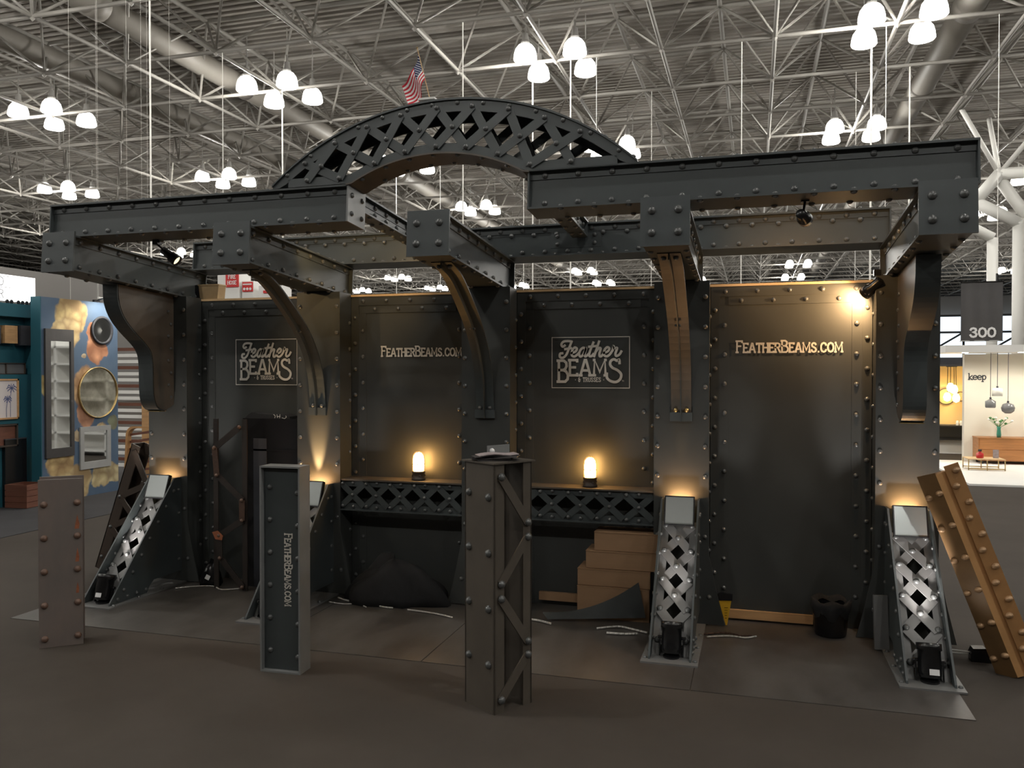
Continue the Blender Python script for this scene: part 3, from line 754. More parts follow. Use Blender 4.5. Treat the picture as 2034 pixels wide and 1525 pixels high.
# rusty H-section, leftmost
t = upright('beam_sample', 'rusty grey plate-sided beam standing at far left front', (.726, -.451, 0), 39.3)
H_ = 1.06; W_ = .248
MB().box(0, W_, 0, .010, 0, H_).build('front_plate', 'rusty_steel', t)
MB().box(-.004, W_ + .0, .115, .125, 0, H_ + .006).build('back_plate', 'rusty_steel', t)
for x in (.075, .172): MB().box(x - .006, x + .006, .010, .115, 0, H_ - .012).build('web', 'dark_umber', t)
for k in range(5):
    z = .055 + k*.212
    rivet(t, (.032, 0, z), (0,-1,0), .0215, 'rust_rivet'); rivet(t, (W_ - .030, 0, z + .005), (0,-1,0), .0215, 'rust_rivet')
for z0, z1, w in ((.74, .83, .016), (.53, .62, .013), (.33, .40, .010)):
    MB().prism([(W_-.030-w,z0),(W_-.030+w*.6,z0),(W_-.030+w*.8,z0+.03),(W_-.030,z1),(W_-.030-w*.6,z0+.04)], -.0008, .0, 'y').build('rust_streak', 'rust', t)
# box sample with website lettering
t = upright('beam_sample', 'grey channel beam standing upright with vertical website lettering', (2.283, -.402, 0), 2.0)
H_ = 1.185; W_ = .256; D_ = .122
MB().box(.010, W_ - .010, .032, .042, .010, H_ - .010).build('web_plate', 'steel', t)
MB().box(0, .010, 0, D_, 0, H_).build('side_flange', 'steel_grey', t)
MB().box(W_ - .010, W_, 0, D_, 0, H_).build('side_flange', 'steel_grey', t)
MB().box(0, W_, 0, D_, H_ - .001, H_ + .009).build('top_plate', 'steel_grey', t)
MB().box(.010, W_ - .010, 0, D_, 0, .010).build('bottom_plate', 'steel_grey', t)
MB().box(.010, W_ - .010, D_ - .01, D_, .010, H_ - .001).build('back_plate', 'steel_grey', t)
for k in range(6):
    z = .12 + k*.19
    rivet(t, (.048, .032, z), (0,-1,0), .017); rivet(t, (W_ - .030, .032, z - .03), (0,-1,0), .017)
site_text(t, (.145, .0305, .80), (0,0,-1), (1,0,0), (0,-1,0), .415)
# tall laced post with brochures
t = upright('beam_sample', 'tall brown laced post with brochures on its top plate', (3.775, -.612, 0), 57.3)
H_ = 1.27; Wl = .245
# local x runs along the laced right side, local y along the plain left plate
MB().box(0, .010, 0, .242, 0, H_).build('plain_plate', 'brown_steel', t)
MB().box(.245, .255, 0, .242, 0, H_).build('far_plate', 'brown_steel', t)
for y in (0, .232):
    MB().box(.0, .066, y, y + .010, .0, H_).build('corner_strip', 'brown_steel', t)
    MB().box(.196, .255, y, y + .010, .0, H_).build('corner_strip', 'brown_steel', t)
MB().box(-.012, .270, -.012, .255, H_, H_ + .008).build('top_plate', 'brown_steel', t)
zz = [1.215, .945, .875, .655, .585, .335, .265, .055]
ends = [(.040, 1.205, .222, .955), (.222, .880, .040, .660), (.040, .585, .222, .335), (.222, .265, .040, .020 + .05)]
for (xa, za, xb, zb) in ends:
    MB().bar((xa, -.006, za), (xb, -.006, zb), .048, .008, (0,1,0)).build('lacing_bar', 'brown_steel', t)
    rivet(t, (xa, -.009, za), (0,-1,0), .021); rivet(t, (xb, -.009, zb), (0,-1,0), .021)
for k in range(3):
    z = 1.10 - k*.285
    rivet(t, (0, .045, z), (-1,0,0), .021); rivet(t, (0, .205, z + .012), (-1,0,0), .021)
rivet(t, (0, .045, .245), (-1,0,0), .021); rivet(t, (0, .205, .26), (-1,0,0), .021)
sg = MB().box(.12, .27, .195, .205, H_ + .008, H_ + .075).build('name_plate', 'steel_grey', t)
rivet(t, (.145, .195, H_ + .045), (0,-1,0), .017, 'sticker')
rz = Matrix.Rotation(R(57.3), 3, 'Z')
for k in range(7):
    p = Vector((3.775, -.612, 0)) + rz @ Vector((.10 + random.uniform(-.012, .03), .12 + random.uniform(-.03, .03), H_ + .0085 + k*.0042))
    bt = MB()
    n = 8
    top = [(-.105 + .21*q/n, .006*math.sin(q*.7 + k) * (k/6) + (.010*(q/n)**2)*(k/6)) for q in range(n+1)]
    bt.prism([(x, z + .0035) for x, z in top] + [(x, z) for x, z in reversed(top)], -.055, .055, 'y')
    o = bt.build('brochure', 'paper' if k == 6 else 'paper_dark'); o.location = p; o.rotation_euler = (0, 0, R(18 + random.uniform(-14, 14)))
    tag(o, 'topmost pale glossy brochure of the stack on the laced post' if k == 6 else 'dark brochure in the stack on the laced post', 'brochure', 'brochures on the laced post')
# copper beam leaning at right
t = thing('leaning_beam', 'copper-brown riveted beam leaning against the rightmost column', 'beam sample', (6.495, .82, .0), (0, R(-20.5), R(-8)))
t.scale = (1.24, 1.24, .965)
L_ = 1.27
ct = [(-.075,-.075),(.0,-.11),(.10,-.065),(.115,.03),(.02,.09),(-.07,.05)]
MB().prism([(-.085,-.060),(-.005,-.105),(.0,-.098),(-.080,-.053)], .012, L_, 'z').build('left_flange', 'copper_shaded', t)
MB().prism([(-.005,-.105),(.022,-.099),(.022,-.085),(.0,-.09)], .012, L_ - .01, 'z').build('corner_strip', 'copper_light', t)  # paler copper paints in the light on the right-hand side
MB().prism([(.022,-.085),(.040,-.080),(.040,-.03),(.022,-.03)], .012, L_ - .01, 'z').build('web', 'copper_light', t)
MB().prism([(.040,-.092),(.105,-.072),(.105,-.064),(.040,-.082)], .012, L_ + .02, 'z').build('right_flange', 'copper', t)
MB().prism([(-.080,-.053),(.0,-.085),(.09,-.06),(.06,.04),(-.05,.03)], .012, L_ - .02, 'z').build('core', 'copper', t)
nl = Vector((-.045,-.080,0)).normalized(); nr = Vector((.02,-.065,0)).normalized()
for k in range(6):
    z = .13 + k*.2
    rivet(t, (-.069, -.0695, z), nl, .0185, 'copper_rivet'); rivet(t, (-.020, -.097, z + .015), nl, .0185, 'copper_rivet')
    rivet(t, (.060, -.087, z + .03), nr, .0185, 'copper_rivet'); rivet(t, (.085, -.079, z + .12), nr, .0185, 'copper_rivet')
# dark lattice beam leaning behind the leftmost column
t = thing('leaning_beam', 'dark brown lattice beam leaning against the left side of the leftmost column', 'beam sample', (-.42, 1.27, .014), (R(0), R(20), R(0)))
for y in (0, .14):
    MB().box(-.045, .045, y, y + .010, .02, 1.17).build('rail_plate', 'dark_umber', t)
MB().box(.15, .21, 0, .010, .02, .90).build('rail_plate', 'dark_umber', t)
MB().bar((0, -.006, 1.12), (.20, -.006, .92), .055, .008, (0,1,0)).build('lattice_bar', 'dark_umber', t)
for z in (.70, .42, .14):
    MB().bar((0, -.006, z), (.20, -.006, z + .18), .05, .008, (0,1,0)).build('lattice_bar', 'dark_umber', t)
    MB().bar((0, -.012, z), (.20, -.012, z - .12), .05, .008, (0,1,0)).build('lattice_bar', 'dark_umber', t)
    rivet(t, (0, -.012, z), (0,-1,0), .016)
MB().box(-.045, -.037, 0, .15, .02, 1.17).build('side_plate', 'dark_umber', t)

# ------------------------------------------------------------------ clutter inside the booth
# left bay: tall black case, bag, rusted lattice post
t = thing('black_case', 'tall black case standing in the left bay under the logo', 'case', (1.06, 1.225, .004))
MB().box(0, .495, 0, .15, 0, 1.36).build('case_body', 'black', t)
MB().box(-.004, .499, -.004, .152, 1.10, 1.115).build('case_band', 'black', t)
MB().box(.10, .22, -.004, 0, 0, 1.2).build('case_rib', 'charcoal', t)
MB().tube((.2, -.01, .9), (.32, -.01, .9), .008, 6).build('handle', 'charcoal', t)
t = thing('cloth_bag', 'black cloth bag with white squiggle lying on the tall black case', 'bag', (1.17, 1.235, 1.362))
bg = MB()
prof = [(-.10,.0),(-.06,.035),(-.03,.05),(.02,.04),(.12,.035),(.25,.038),(.31,.02),(.32,0)]
bg.prism(prof, 0, .13, 'y'); bg.build('bag_body', 'black_cloth', t)
wm = MB()
for st in ([(.17,.036),(.185,.024),(.18,.008)], [(.20,.034),(.205,.01)], [(.20,.02),(.23,.022)], [(.228,.036),(.225,.008)], [(.245,.010),(.27,.004),(.285,.016),(.28,.026)]):
    stroke(wm, st, .0045, (0, -.001, 0), (1,0,0), (0,0,1), (0,-1,0), .002)
wm.build('squiggle', 'letter', t)
t = thing('rusted_post', 'rust-brown zigzag lattice post standing in the dark left bay', 'beam sample', (.93, 1.08, .004))
for x in (-.03, .235): MB().box(x - .022, x + .022, .012, .022, 0, 1.36).build('rail', 'near_black_brown', t)
zg = [(.20,1.30),(-.03,1.13),(-.01,.91),(.22,.72),(.22,.56),(.01,.43),(.015,.25),(.22,.03)]
for k, (p, q) in enumerate(zip(zg[:-1], zg[1:])):
    MB().bar((p[0], .004 - .006*(k % 2), p[1]), (q[0], .004 - .006*(k % 2), q[1]), .05, .006, (0,1,0)).build('lattice_bar', 'rust_dark' if k in (1, 3) else 'near_black_brown', t)
for k, p in enumerate(zg): rivet(t, (p[0], -.006, p[1]), (0,-1,0), .016, 'rust_rivet')
MB().prism([(-.05,.455),(.0,.47),(.05,.43),(.04,.395),(-.02,.40)], -.012, -.006, 'y').build('rust_plate', 'rust', t)
# second bay: black cloth heap
def heap(name, lab, cat, cx, cy, rx, ry, h, m, seed, flat=.0):
    rnd = random.Random(seed); mb = MB(); nu, nv = 26, 8; vs = []; ph = [rnd.uniform(0, 6.28) for _ in range(6)]
    for j in range(nv+1):
        f = j/nv
        for i in range(nu):
            a = 2*math.pi*i/nu
            w = 1 + .13*math.sin(3*a + ph[0]) + .09*math.sin(7*a + ph[1] + 3*f) + .05*math.sin(11*a + ph[2])
            r = math.cos(f*math.pi/2)**.6 if j < nv else 0
            vs.append((rx*w*r*math.cos(a), ry*w*r*math.sin(a), h*math.sin(f*math.pi/2)*(1 + .25*math.sin(2*a + ph[3]) + .1*math.sin(5*a + ph[4]))))
    fs = [(j*nu+i, j*nu+(i+1) % nu, (j+1)*nu+(i+1) % nu, (j+1)*nu+i) for j in range(nv) for i in range(nu)] + [tuple(range(nu-1,-1,-1))]
    o = mb.add(vs, fs).build(name, m, None, True); o.location = (cx, cy, .005)
    return tag(o, lab, cat)
heap('cloth_heap', 'black cloth bundle heaped under the left lattice shelf', 'cloth', 2.42, 1.16, .40, .19, .27, 'black_cloth', 3)
MB_ = MB().box(0, .46, 0, .05, 0, .028).build('wood_strip', 'wood'); MB_.location = (2.06, 1.33, .005); tag(MB_, 'wooden strip on the floor by the black cloth bundle', 'wood strip', 'wood strips along the wall foot')
o = MB().box(0, .36, 0, .03, 0, .06).build('wood_strip', 'cardboard'); o.location = (3.50, 1.36, .045); tag(o, 'wooden strip along the wall left of the cardboard boxes', 'wood strip', 'wood strips along the wall foot')
o = MB().box(0, .56, 0, .03, 0, .058).build('wood_strip', 'wood'); o.location = (4.86, 1.372, .02); tag(o, 'wooden strip along the foot of the right wall panel', 'wood strip', 'wood strips along the wall foot')
# third bay: cardboard boxes
for k, (x0, x1, z0, z1, lab) in enumerate(((3.835,4.34,.005,.232,'bottom'),(3.835,4.345,.234,.352,'second from the bottom'),(3.892,4.40,.354,.478,'third from the bottom'),(3.95,4.40,.480,.612,'dark topmost'))):
    t = thing('cardboard_box', '%s cardboard box in the stack under the right lattice shelf' % lab, 'box', (x0, 1.145 + .012*k, z0), group='cardboard boxes')
    MB().box(0, x1 - x0, 0, .235, 0, z1 - z0 - .004).build('box_body', 'cardboard', t)
    MB().box(-.002, x1 - x0 + .002, -.003, .118, z1 - z0 - .006, z1 - z0 - .002).build('flap', 'cardboard', t)
    MB().box(-.002, x1 - x0 + .002, .120, .236, z1 - z0 - .006, z1 - z0 - .002).build('flap', 'cardboard', t)
# dark sheet flopped in front of the boxes
mb = MB(); nu, nv = 14, 6; vs = []
for j in range(nv+1):
    for i in range(nu+1):
        s, q = i/nu, j/nv
        x = 3.66 + .66*s - .05*q; y = .98 + .14*s + .05*q*(1-s); z = .02 + (.03 + .235*s**2.2)*q + .03*math.sin(s*6)*q*(1-q) + .025*(1-q)*s
        vs.append((x, y, z)); 
n1 = len(vs); vs += [(x, y + .004, z + .002) for x, y, z in vs]
fs = []
for j in range(nv):
    for i in range(nu):
        a = j*(nu+1)+i; q = (a, a+1, a+nu+2, a+nu+1); fs += [q, tuple(k + n1 for k in reversed(q))]
o = mb.add(vs, fs).build('dark_sheet', 'sheet_cloth', None, True); tag(o, 'dark limp sheet propped in front of the cardboard boxes', 'sheet')
# right bay: yellow pennant, rubbish bag
t = thing('yellow_tag', 'yellow pointed tag with black top beside the wooden strip', 'tag', (4.845, 1.24, .006))
MB().prism([(-.042,.170),(.042,.175),(.014,.0),(.004,.0)], 0, .012, 'y').build('tag_body', 'yellow', t)
MB().prism([(-.055,.205),(-.03,.222),(.05,.212),(.048,.172),(-.044,.168)], -.006, .020, 'y').build('tag_top', 'black', t)
lt = MB()
for k in range(5): stroke(lt, [(-.004 + .004*k*.3, .120 - k*.018), (.018 - .002*k, .121 - k*.018)], .003, (0,-.001,0), (1,0,0), (0,0,1), (0,-1,0), .002)
lt.build('print_lines', 'black', t)
t = thing('waste_bin', 'black waste bin with bag liner at the foot of the right wall panel', 'bin', (5.52, 1.235, .006))
MB().lathe([(.095,0),(.10,.01),(.118,.21),(.122,.215),(.112,.214),(.098,.03),(0,.025)], 20).build('bin_body', 'black', t, True)
mb = MB(); vs = []; nu = 28
for j, (r, z) in enumerate(((.108,.12),(.124,.18),(.128,.222),(.112,.235),(.10,.20))):
    for i in range(nu):
        a = 2*math.pi*i/nu; w = 1 + .05*math.sin(7*a + j) ; vs.append((r*w*math.cos(a), r*w*math.sin(a), z + .012*math.sin(5*a + j)))
mb.add(vs, [(j*nu+i, j*nu+(i+1) % nu, (j+1)*nu+(i+1) % nu, (j+1)*nu+i) for j in range(4) for i in range(nu)]).build('bag_liner', 'black_cloth', t, True)
o = MB().box(0, .085, 0, .020, 0, .33).build('leaning_board', 'strut_paint'); o.location = (5.758, .97, .012); o.rotation_euler = (R(-8), 0, R(8)); tag(o, 'grey board offcut leaning at the left of the rightmost column foot', 'board')
t = thing('power_box', 'black clip-on power box on the carpet right of the rightmost column', 'power box', (6.345, .93, .0))
MB().prism([(-.06,0),(.05,0),(.055,.05),(.02,.085),(-.05,.08),(-.065,.04)], 0, .07, 'y').build('box_body', 'black', t)
MB().tube((-.06, .03, .05), (-.20, .05, .05), .006, 6).build('arm', 'wire', t); MB().tube((-.06, .05, .03), (-.20, .06, .03), .006, 6).build('arm', 'wire', t)
def cable(lab, pts, r=.006, m='cable_white'):
    P = [Vector((p[0], p[1], .006 + r + (p[2] if len(p) > 2 else 0))) for p in pts]
    full = []
    for k in range(len(P)-1):
        p0, p1, p2, p3 = P[max(0,k-1)], P[k], P[k+1], P[min(len(P)-1,k+2)]
        for q in range(4):
            u = q/4; full.append(.5*((2*p1) + (p2-p0)*u + (2*p0-5*p1+4*p2-p3)*u*u + (3*p1-p0-3*p2+p3)*u**3))
    full.append(P[-1])
    o = MB().path(full, r, 6).build('power_cable', m, None, True); return tag(o, lab, 'cable', 'power cables along the wall foot')
cable('white power cable on the floor left of the black cloth bundle', [(1.98,1.10),(2.1,1.04),(2.25,1.06),(2.4,.97),(2.5,.96)])
cable('thin power cable beside the second column foot', [(1.97,.98),(2.1,.96),(2.2,.99),(2.3,.93)], .004)
cable('white power cable left of the middle column', [(2.62,.95),(2.78,.93),(2.9,.9),(3.0,.86)])
cable('white power cable right of the laced post', [(3.38,1.02),(3.5,.98),(3.62,.95),(3.70,.91)], .008)
cable('white power cable left of the second column from the right', [(4.02,.90),(4.15,.98),(4.25,.95),(4.36,.90)], .007)
cable('short grey cable end by the second column from the right', [(4.10,.82),(4.22,.83),(4.30,.86)], .008)
cable('reddish power cable running right from the second column from the right', [(4.72,.98),(4.85,1.05),(4.95,1.02),(5.02,1.04)], .006, 'rust_dark')
cable('grey power cable beside the reddish one at the right bay', [(4.74,.93),(4.88,.99),(4.98,.98),(5.05,1.03)], .006, 'wire')
cable('pale power cable at the leftmost column foot', [(.60,.98),(.72,1.08),(.85,1.12),(.98,1.05),(1.1,1.12)], .005)
o = heap('cable_bundle', 'small black cable bundle with white sticker near the leftmost column', 'cable bundle', .78, 1.20, .09, .08, .16, 'black', 11)
o = MB().box(-.02, .02, 0, .002, -.018, .018).build('sticker', 'sticker', o); o.location = (.02, -.084, .075); o.rotation_euler = (R(-20), R(20), 0)

# things standing on top of / behind the wall
t = thing('tin_planter', 'small square brass bin standing on top of the left wall', 'bin', (.585, 1.44, 2.353))
MB().prism([(-.085,0),(.085,0),(.10,.125),(-.10,.125)], 0, .10, 'y').build('bin_body', 'tin', t)
MB().box(-.105, .105, -.004, .104, .118, .128).build('rim', 'tin', t)
MB().prism([(-.165,0),(-.09,0),(-.105,.125),(-.165,.125)], 0, .10, 'y').build('side_box', 'black', t)

# ================================================================== NEIGHBOURING BOOTHS
# left: teal display wall and floral panel
cf = MB().box(-9, -2.52, -8, 14, 0, .006).build('booth_carpet', 'carpet_far'); tag(cf, 'dark charcoal carpet under the teal booth', 'carpet')
tw = thing('teal_wall', 'teal display wall with a recessed niche at far left', 'display wall', (-4.35, 2.4, .006))
MB().box(0, .15, 0, .90, 0, 2.62).build('wall_board', 'teal', tw)
MB().box(0, .15, .90, 1.80, 0, 1.70).build('wall_board', 'teal', tw)
MB().box(0, .15, .90, 1.80, 2.45, 2.62).build('wall_board', 'teal', tw)
MB().box(0, .02, .90, 1.80, 1.70, 2.45).build('niche_back', 'teal', tw)
MB().box(0, .15, 1.80, 1.86, 0, 2.62).build('wall_board', 'teal', tw)
def samp(name, lab, cat, y0, y1, z0, z1, m, x=-4.30, th=.05):
    o = MB().box(0, th, 0, y1-y0, 0, z1-z0).build(name, m); o.location = (x, y0, z0); return tag(o, lab, cat)
samp('wood_sample', 'two-tone wood block displayed in the teal niche', 'wood sample', 3.79, 3.98, 2.11, 2.34, 'wood', -4.31, .10)
samp('stone_sample', 'charcoal block displayed beside the wood block in the teal niche', 'stone sample', 4.03, 4.185, 2.09, 2.35, 'charcoal', -4.31, .10)
samp('round_sample', 'dark grey sample block cut off by the left picture edge', 'stone sample', 3.56, 3.73, 2.10, 2.32, 'charcoal', -4.31, .10)
t = thing('glass_tray', 'narrow framed dark glass tray on the bottom of the teal niche', 'tray', (-4.31, 3.55, 1.708))
MB().box(0, .03, 0, .60, 0, .15).build('glass', 'smoke_glass', t)
for a, b, c, d in ((0,.60,0,.012),(0,.60,.138,.15),(0,.012,0,.15),(.588,.60,0,.15),(.30,.312,0,.15)): MB().box(.02, .05, a, b, c, d).build('tray_frame', 'dark_umber', t)
t = thing('palm_picture', 'wood-framed palm tree print on the teal wall', 'picture', (-4.197, 3.45, 1.13))
MB().box(0, .02, 0, .50, 0, .52).build('print', 'paper', t).data.materials[0] = mat('print_paper', (.70,.64,.63), .6)
for a, b, c, d in ((0,.50,0,.022),(0,.50,.498,.52),(0,.022,0,.52),(.478,.50,0,.52)): MB().box(0, .035, a, b, c, d).build('picture_frame', 'wood', t)
mat('palm_ink', (.10,.12,.25), .7)
pm = MB()
for (cy_, cz_, sc_) in ((.40,.40,1.0),(.34,.26,.8)):
    for k in range(9):
        a = k*2*math.pi/9 + .3; stroke(pm, [(cy_, cz_), (cy_ + .055*sc_*math.cos(a), cz_ + .05*sc_*math.sin(a) + .008), (cy_ + .075*sc_*math.cos(a), cz_ + .045*sc_*math.sin(a) - .01)], .011, (.021,0,0), (0,1,0), (0,0,1), (1,0,0), .001)
    stroke(pm, [(cy_, cz_), (cy_ - .02, cz_ - .12), (cy_ - .02, .03)], .008, (.021,0,0), (0,1,0), (0,0,1), (1,0,0), .001)
pm.build('palm_print', 'palm_ink', t)
t = thing('bark_picture', 'small dark wood-framed picture under the palm print', 'picture', (-4.197, 3.45, .78))
MB().box(0, .03, 0, .46, 0, .29).build('print', 'crate_wood', t)
for a, b, c, d in ((0,.46,0,.02),(0,.46,.27,.29),(.44,.46,0,.29),(0,.02,0,.29)): MB().box(0, .06, a, b, c, d).build('picture_frame', 'dark_umber', t)
t = thing('pedestal', 'black pedestal block against the teal wall', 'pedestal', (-4.196, 3.72, .007))
MB().box(0, .05, 0, .325, 0, .86).build('pedestal_body', 'black', t); MB().box(-.0, .055, -.0, .328, .86, .872).build('pedestal_top', 'charcoal', t)
t = thing('wooden_crate', 'reddish-brown wooden crate on the carpet at far left', 'crate', (-3.96, 3.70, .007), (0, 0, R(6)))
for a in range(4):
    z = a*.075
    MB().box(-.16, .16, -.0, .014, z + .003, z + .072).build('slat', 'crate_wood', t); MB().box(-.16, .16, .306, .32, z + .003, z + .072).build('slat', 'crate_wood', t)
    MB().box(.146, .16, .014, .306, z + .003, z + .072).build('slat', 'crate_wood', t); MB().box(-.16, -.146, .014, .306, z + .003, z + .072).build('slat', 'crate_wood', t)
MB().box(-.146, .146, .014, .306, 0, .012).build('crate_bottom', 'crate_wood', t)
# lightbox on top of the teal wall
t = thing('light_box', 'glowing white light-box sign on top of the teal wall', 'sign', (-4.30, 3.0, 2.66))
MB().box(0, .06, 0, 1.29, 0, .335).build('light_panel', 'lightbox', t)
lt = MB(); text(lt, 'D', .10, .009, (.0625, .74, .195), (0,1,0), (0,0,1), (1,0,0)); text(lt, 'R', .10, .009, (.0625, .74, .035), (0,1,0), (0,0,1), (1,0,0))
stroke(lt, [(.70,.31),(.90,.31)], .006, (.0625,0,0), (0,1,0), (0,0,1), (1,0,0), .003); stroke(lt, [(.70,.17),(.90,.17)], .006, (.0625,0,0), (0,1,0), (0,0,1), (1,0,0), .003)
lt.build('lettering', 'black', t)
for k, y in enumerate((3.86, 4.03, 4.16)):
    t = thing('eyeglasses', ['first', 'second', 'third'][k] + ' pair of black eyeglasses from the left on top of the teal wall', 'eyeglasses', (-4.22, y, 2.627), group='eyeglasses on the teal wall')
    for s in (-.032, .032): MB().lathe([(.018,-.004),(.03,0),(.018,.004)], 12, (.01, s, .02), (1,0,0)).build('lens', 'black', t)
    MB().tube((.01,-.008,.024), (.01,.008,.024), .004, 6).build('bridge', 'black', t)
    for s in (-.06, .06): MB().tube((.01,s,.024), (-.09,s,.006), .004, 6).build('temple', 'black', t)
# floral panel
def floral():
    m = bpy.data.materials.new('floral'); m.use_nodes = True; nt = m.node_tree; b = nt.nodes['Principled BSDF']; b.inputs['Roughness'].default_value = .75
    L = nt.links; tc = nt.nodes.new('ShaderNodeTexCoord'); nz = nt.nodes.new('ShaderNodeTexNoise'); nz.inputs['Scale'].default_value = 3.2; nz.inputs['Detail'].default_value = 5
    L.new(tc.outputs['Object'], nz.inputs['Vector'])
    mx = nt.nodes.new('ShaderNodeVectorMath'); mx.operation = 'MULTIPLY_ADD'; L.new(nz.outputs['Color'], mx.inputs[0]); mx.inputs[1].default_value = (.0, .30, .30); L.new(tc.outputs['Object'], mx.inputs[2])
    cur = None
    base = nt.nodes.new('ShaderNodeValToRGB'); base.color_ramp.elements[0].color = (.045,.085,.16,1); base.color_ramp.elements[1].color = (.10,.15,.21,1); L.new(nz.outputs['Fac'], base.inputs[0]); cur = base.outputs[0]
    vo = nt.nodes.new('ShaderNodeTexVoronoi'); vo.inputs['Scale'].default_value = 7.0; L.new(mx.outputs[0], vo.inputs['Vector'])
    fl_ = [(.50,2.50,.30,(.66,.50,.22)),(.42,2.25,.24,(.72,.56,.28)),(.95,2.30,.14,(.62,.30,.16)),(.95,2.05,.20,(.66,.33,.18)),(.80,1.50,.30,(.68,.46,.24)),(.75,1.12,.16,(.60,.33,.20)),
           (.12,1.55,.16,(.55,.45,.20)),(.55,.18,.30,(.72,.58,.30)),(1.02,.28,.20,(.70,.60,.33)),(1.25,.30,.18,(.66,.58,.34)),(.30,.55,.26,(.64,.47,.22)),(1.0,.88,.15,(.66,.52,.28)),(.70,1.95,.06,(.70,.62,.42)),(1.25,1.0,.10,(.30,.34,.22)),(.62,.85,.09,(.72,.62,.42))]
    for y, z, r, c in fl_:
        d = nt.nodes.new('ShaderNodeVectorMath'); d.operation = 'DISTANCE'; L.new(mx.outputs[0], d.inputs[0]); d.inputs[1].default_value = (.13, y + .15, z + .15)
        rp = nt.nodes.new('ShaderNodeMapRange'); rp.inputs['From Min'].default_value = r; rp.inputs['From Max'].default_value = r*.88; L.new(d.outputs['Value'], rp.inputs['Value'])
        pet = nt.nodes.new('ShaderNodeValToRGB'); pet.color_ramp.elements[0].position = 0.0; pet.color_ramp.elements[1].position = .75
        pet.color_ramp.elements[0].color = (*c, 1); pet.color_ramp.elements[1].color = (c[0]*.45, c[1]*.38, c[2]*.35, 1); L.new(vo.outputs['Distance'], pet.inputs[0])
        mi = nt.nodes.new('ShaderNodeMix'); mi.data_type = 'RGBA'; L.new(rp.outputs[0], mi.inputs['Factor']); L.new(cur, mi.inputs[6]); L.new(pet.outputs[0], mi.inputs[7]); cur = mi.outputs[2]
    L.new(cur, b.inputs['Base Color']); M['floral'] = m
floral()
fp = thing('floral_panel', 'tall blue display panel printed with large cream and coral flowers', 'display panel', (-4.05, 4.05, .006))
MB().box(0, .14, .012, 1.36, 0, 2.72).build('printed_board', 'floral', fp)
MB().box(-.02, .139, 0, .012, 0, 2.72).build('edge_board', 'teal', fp)
t = thing('tall_mirror', 'tall narrow mirror in a broad dark frame on the floral panel', 'mirror', (-3.908, 4.10, .60))
MB().box(0, .03, 0, .47, 0, .12).build('frame_rail', 'dark_frame', t); MB().box(0, .03, 0, .47, 1.55, 1.71).build('frame_rail', 'dark_frame', t)
MB().box(0, .03, 0, .085, .12, 1.55).build('frame_stile', 'dark_frame', t); MB().box(0, .03, .42, .47, .12, 1.55).build('frame_stile', 'dark_frame', t)
MB().box(.004, .014, .085, .42, .12, 1.55).build('mirror_glass', 'mirror', t)
t = thing('round_mirror', 'small round mirror with thick dark frame high on the floral panel', 'mirror', (-3.908, 5.10, 2.33))
MB().lathe([(.17,0),(.20,.005),(.205,.02),(.185,.03),(.17,.022)], 32, (0,0,0), (1,0,0), True).build('mirror_frame', 'charcoal', t, True)
MB().lathe([(0,.012),(.172,.013),(.172,.0)], 32, (0,0,0), (1,0,0)).build('mirror_glass', 'mirror', t)
t = thing('round_mirror', 'large round antiqued mirror with thin gold rim on the floral panel', 'mirror', (-3.908, 5.02, 1.45))
MB().lathe([(.35,0),(.362,.0),(.362,.03),(.35,.03)], 40, (0,0,0), (1,0,0), True).build('mirror_frame', 'gold', t, True)
MB().lathe([(0,.012),(.351,.013),(.351,0)], 40, (0,0,0), (1,0,0)).build('mirror_glass', 'mirror_antique', t)
t = thing('square_mirror', 'square mirror in a pale grey frame low on the floral panel', 'mirror', (-3.908, 4.68, .385))
for a, b, c, d in ((0,.56,0,.10),(0,.56,.52,.59),(0,.065,.10,.52),(.49,.56,.10,.52)): MB().box(0, .025, a, b, c, d).build('frame_side', 'grey_frame', t)
MB().box(.004, .012, .065, .49, .10, .52).build('mirror_glass', 'mirror', t)
# hanging wires above the floral panel
for k, (y, x) in enumerate(((4.62,-3.98),(5.15,-4.0),(5.45,-4.3),(5.7,-3.98),(6.15,-4.1),(6.4,-4.2),(6.8,-4.1))):
    o = MB().tube((0,0,0), (0,0,7.87), .0018, 5).build('hanging_wire', 'rope'); o.location = (x, y, 2.73)
    if k == 0: MB().box(-.012, .012, -.012, .012, .35, .45).build('clamp', 'wire', o)
    tag(o, ('first', 'second', 'third', 'fourth', 'fifth', 'sixth', 'seventh')[k] + ' nearest thin suspension wire rising above the floral panel', 'wire', 'suspension wires above the floral panel')
t = thing('display_light', 'small black spotlight clipped to the top of the floral panel', 'spotlight', (-3.93, 5.03, 2.73))
MB().box(-.02, .02, -.05, .05, 0, .03).build('clip', 'black', t); MB().tube((0,0,.02), (.42,0,.12), .008, 6).build('arm', 'black', t)
MB().lathe([(.02,-.09),(.03,0),(.038,.03)], 12, (.42,0,.10), (-.5,0,-.85)).build('can', 'black', t)
lamp('display_beam', 'SPOT', t, (.40,0,.06), 34, (1.0,.93,.82), .03, (-.42,0,-.9), 140, .6)
o = MB().tube((-3.96, 5.1, 2.80), (-3.96, 6.9, 2.80), .014, 6).build('rail', 'white_paint'); tag(o, 'white rail running along the top of the floral panel', 'rail')
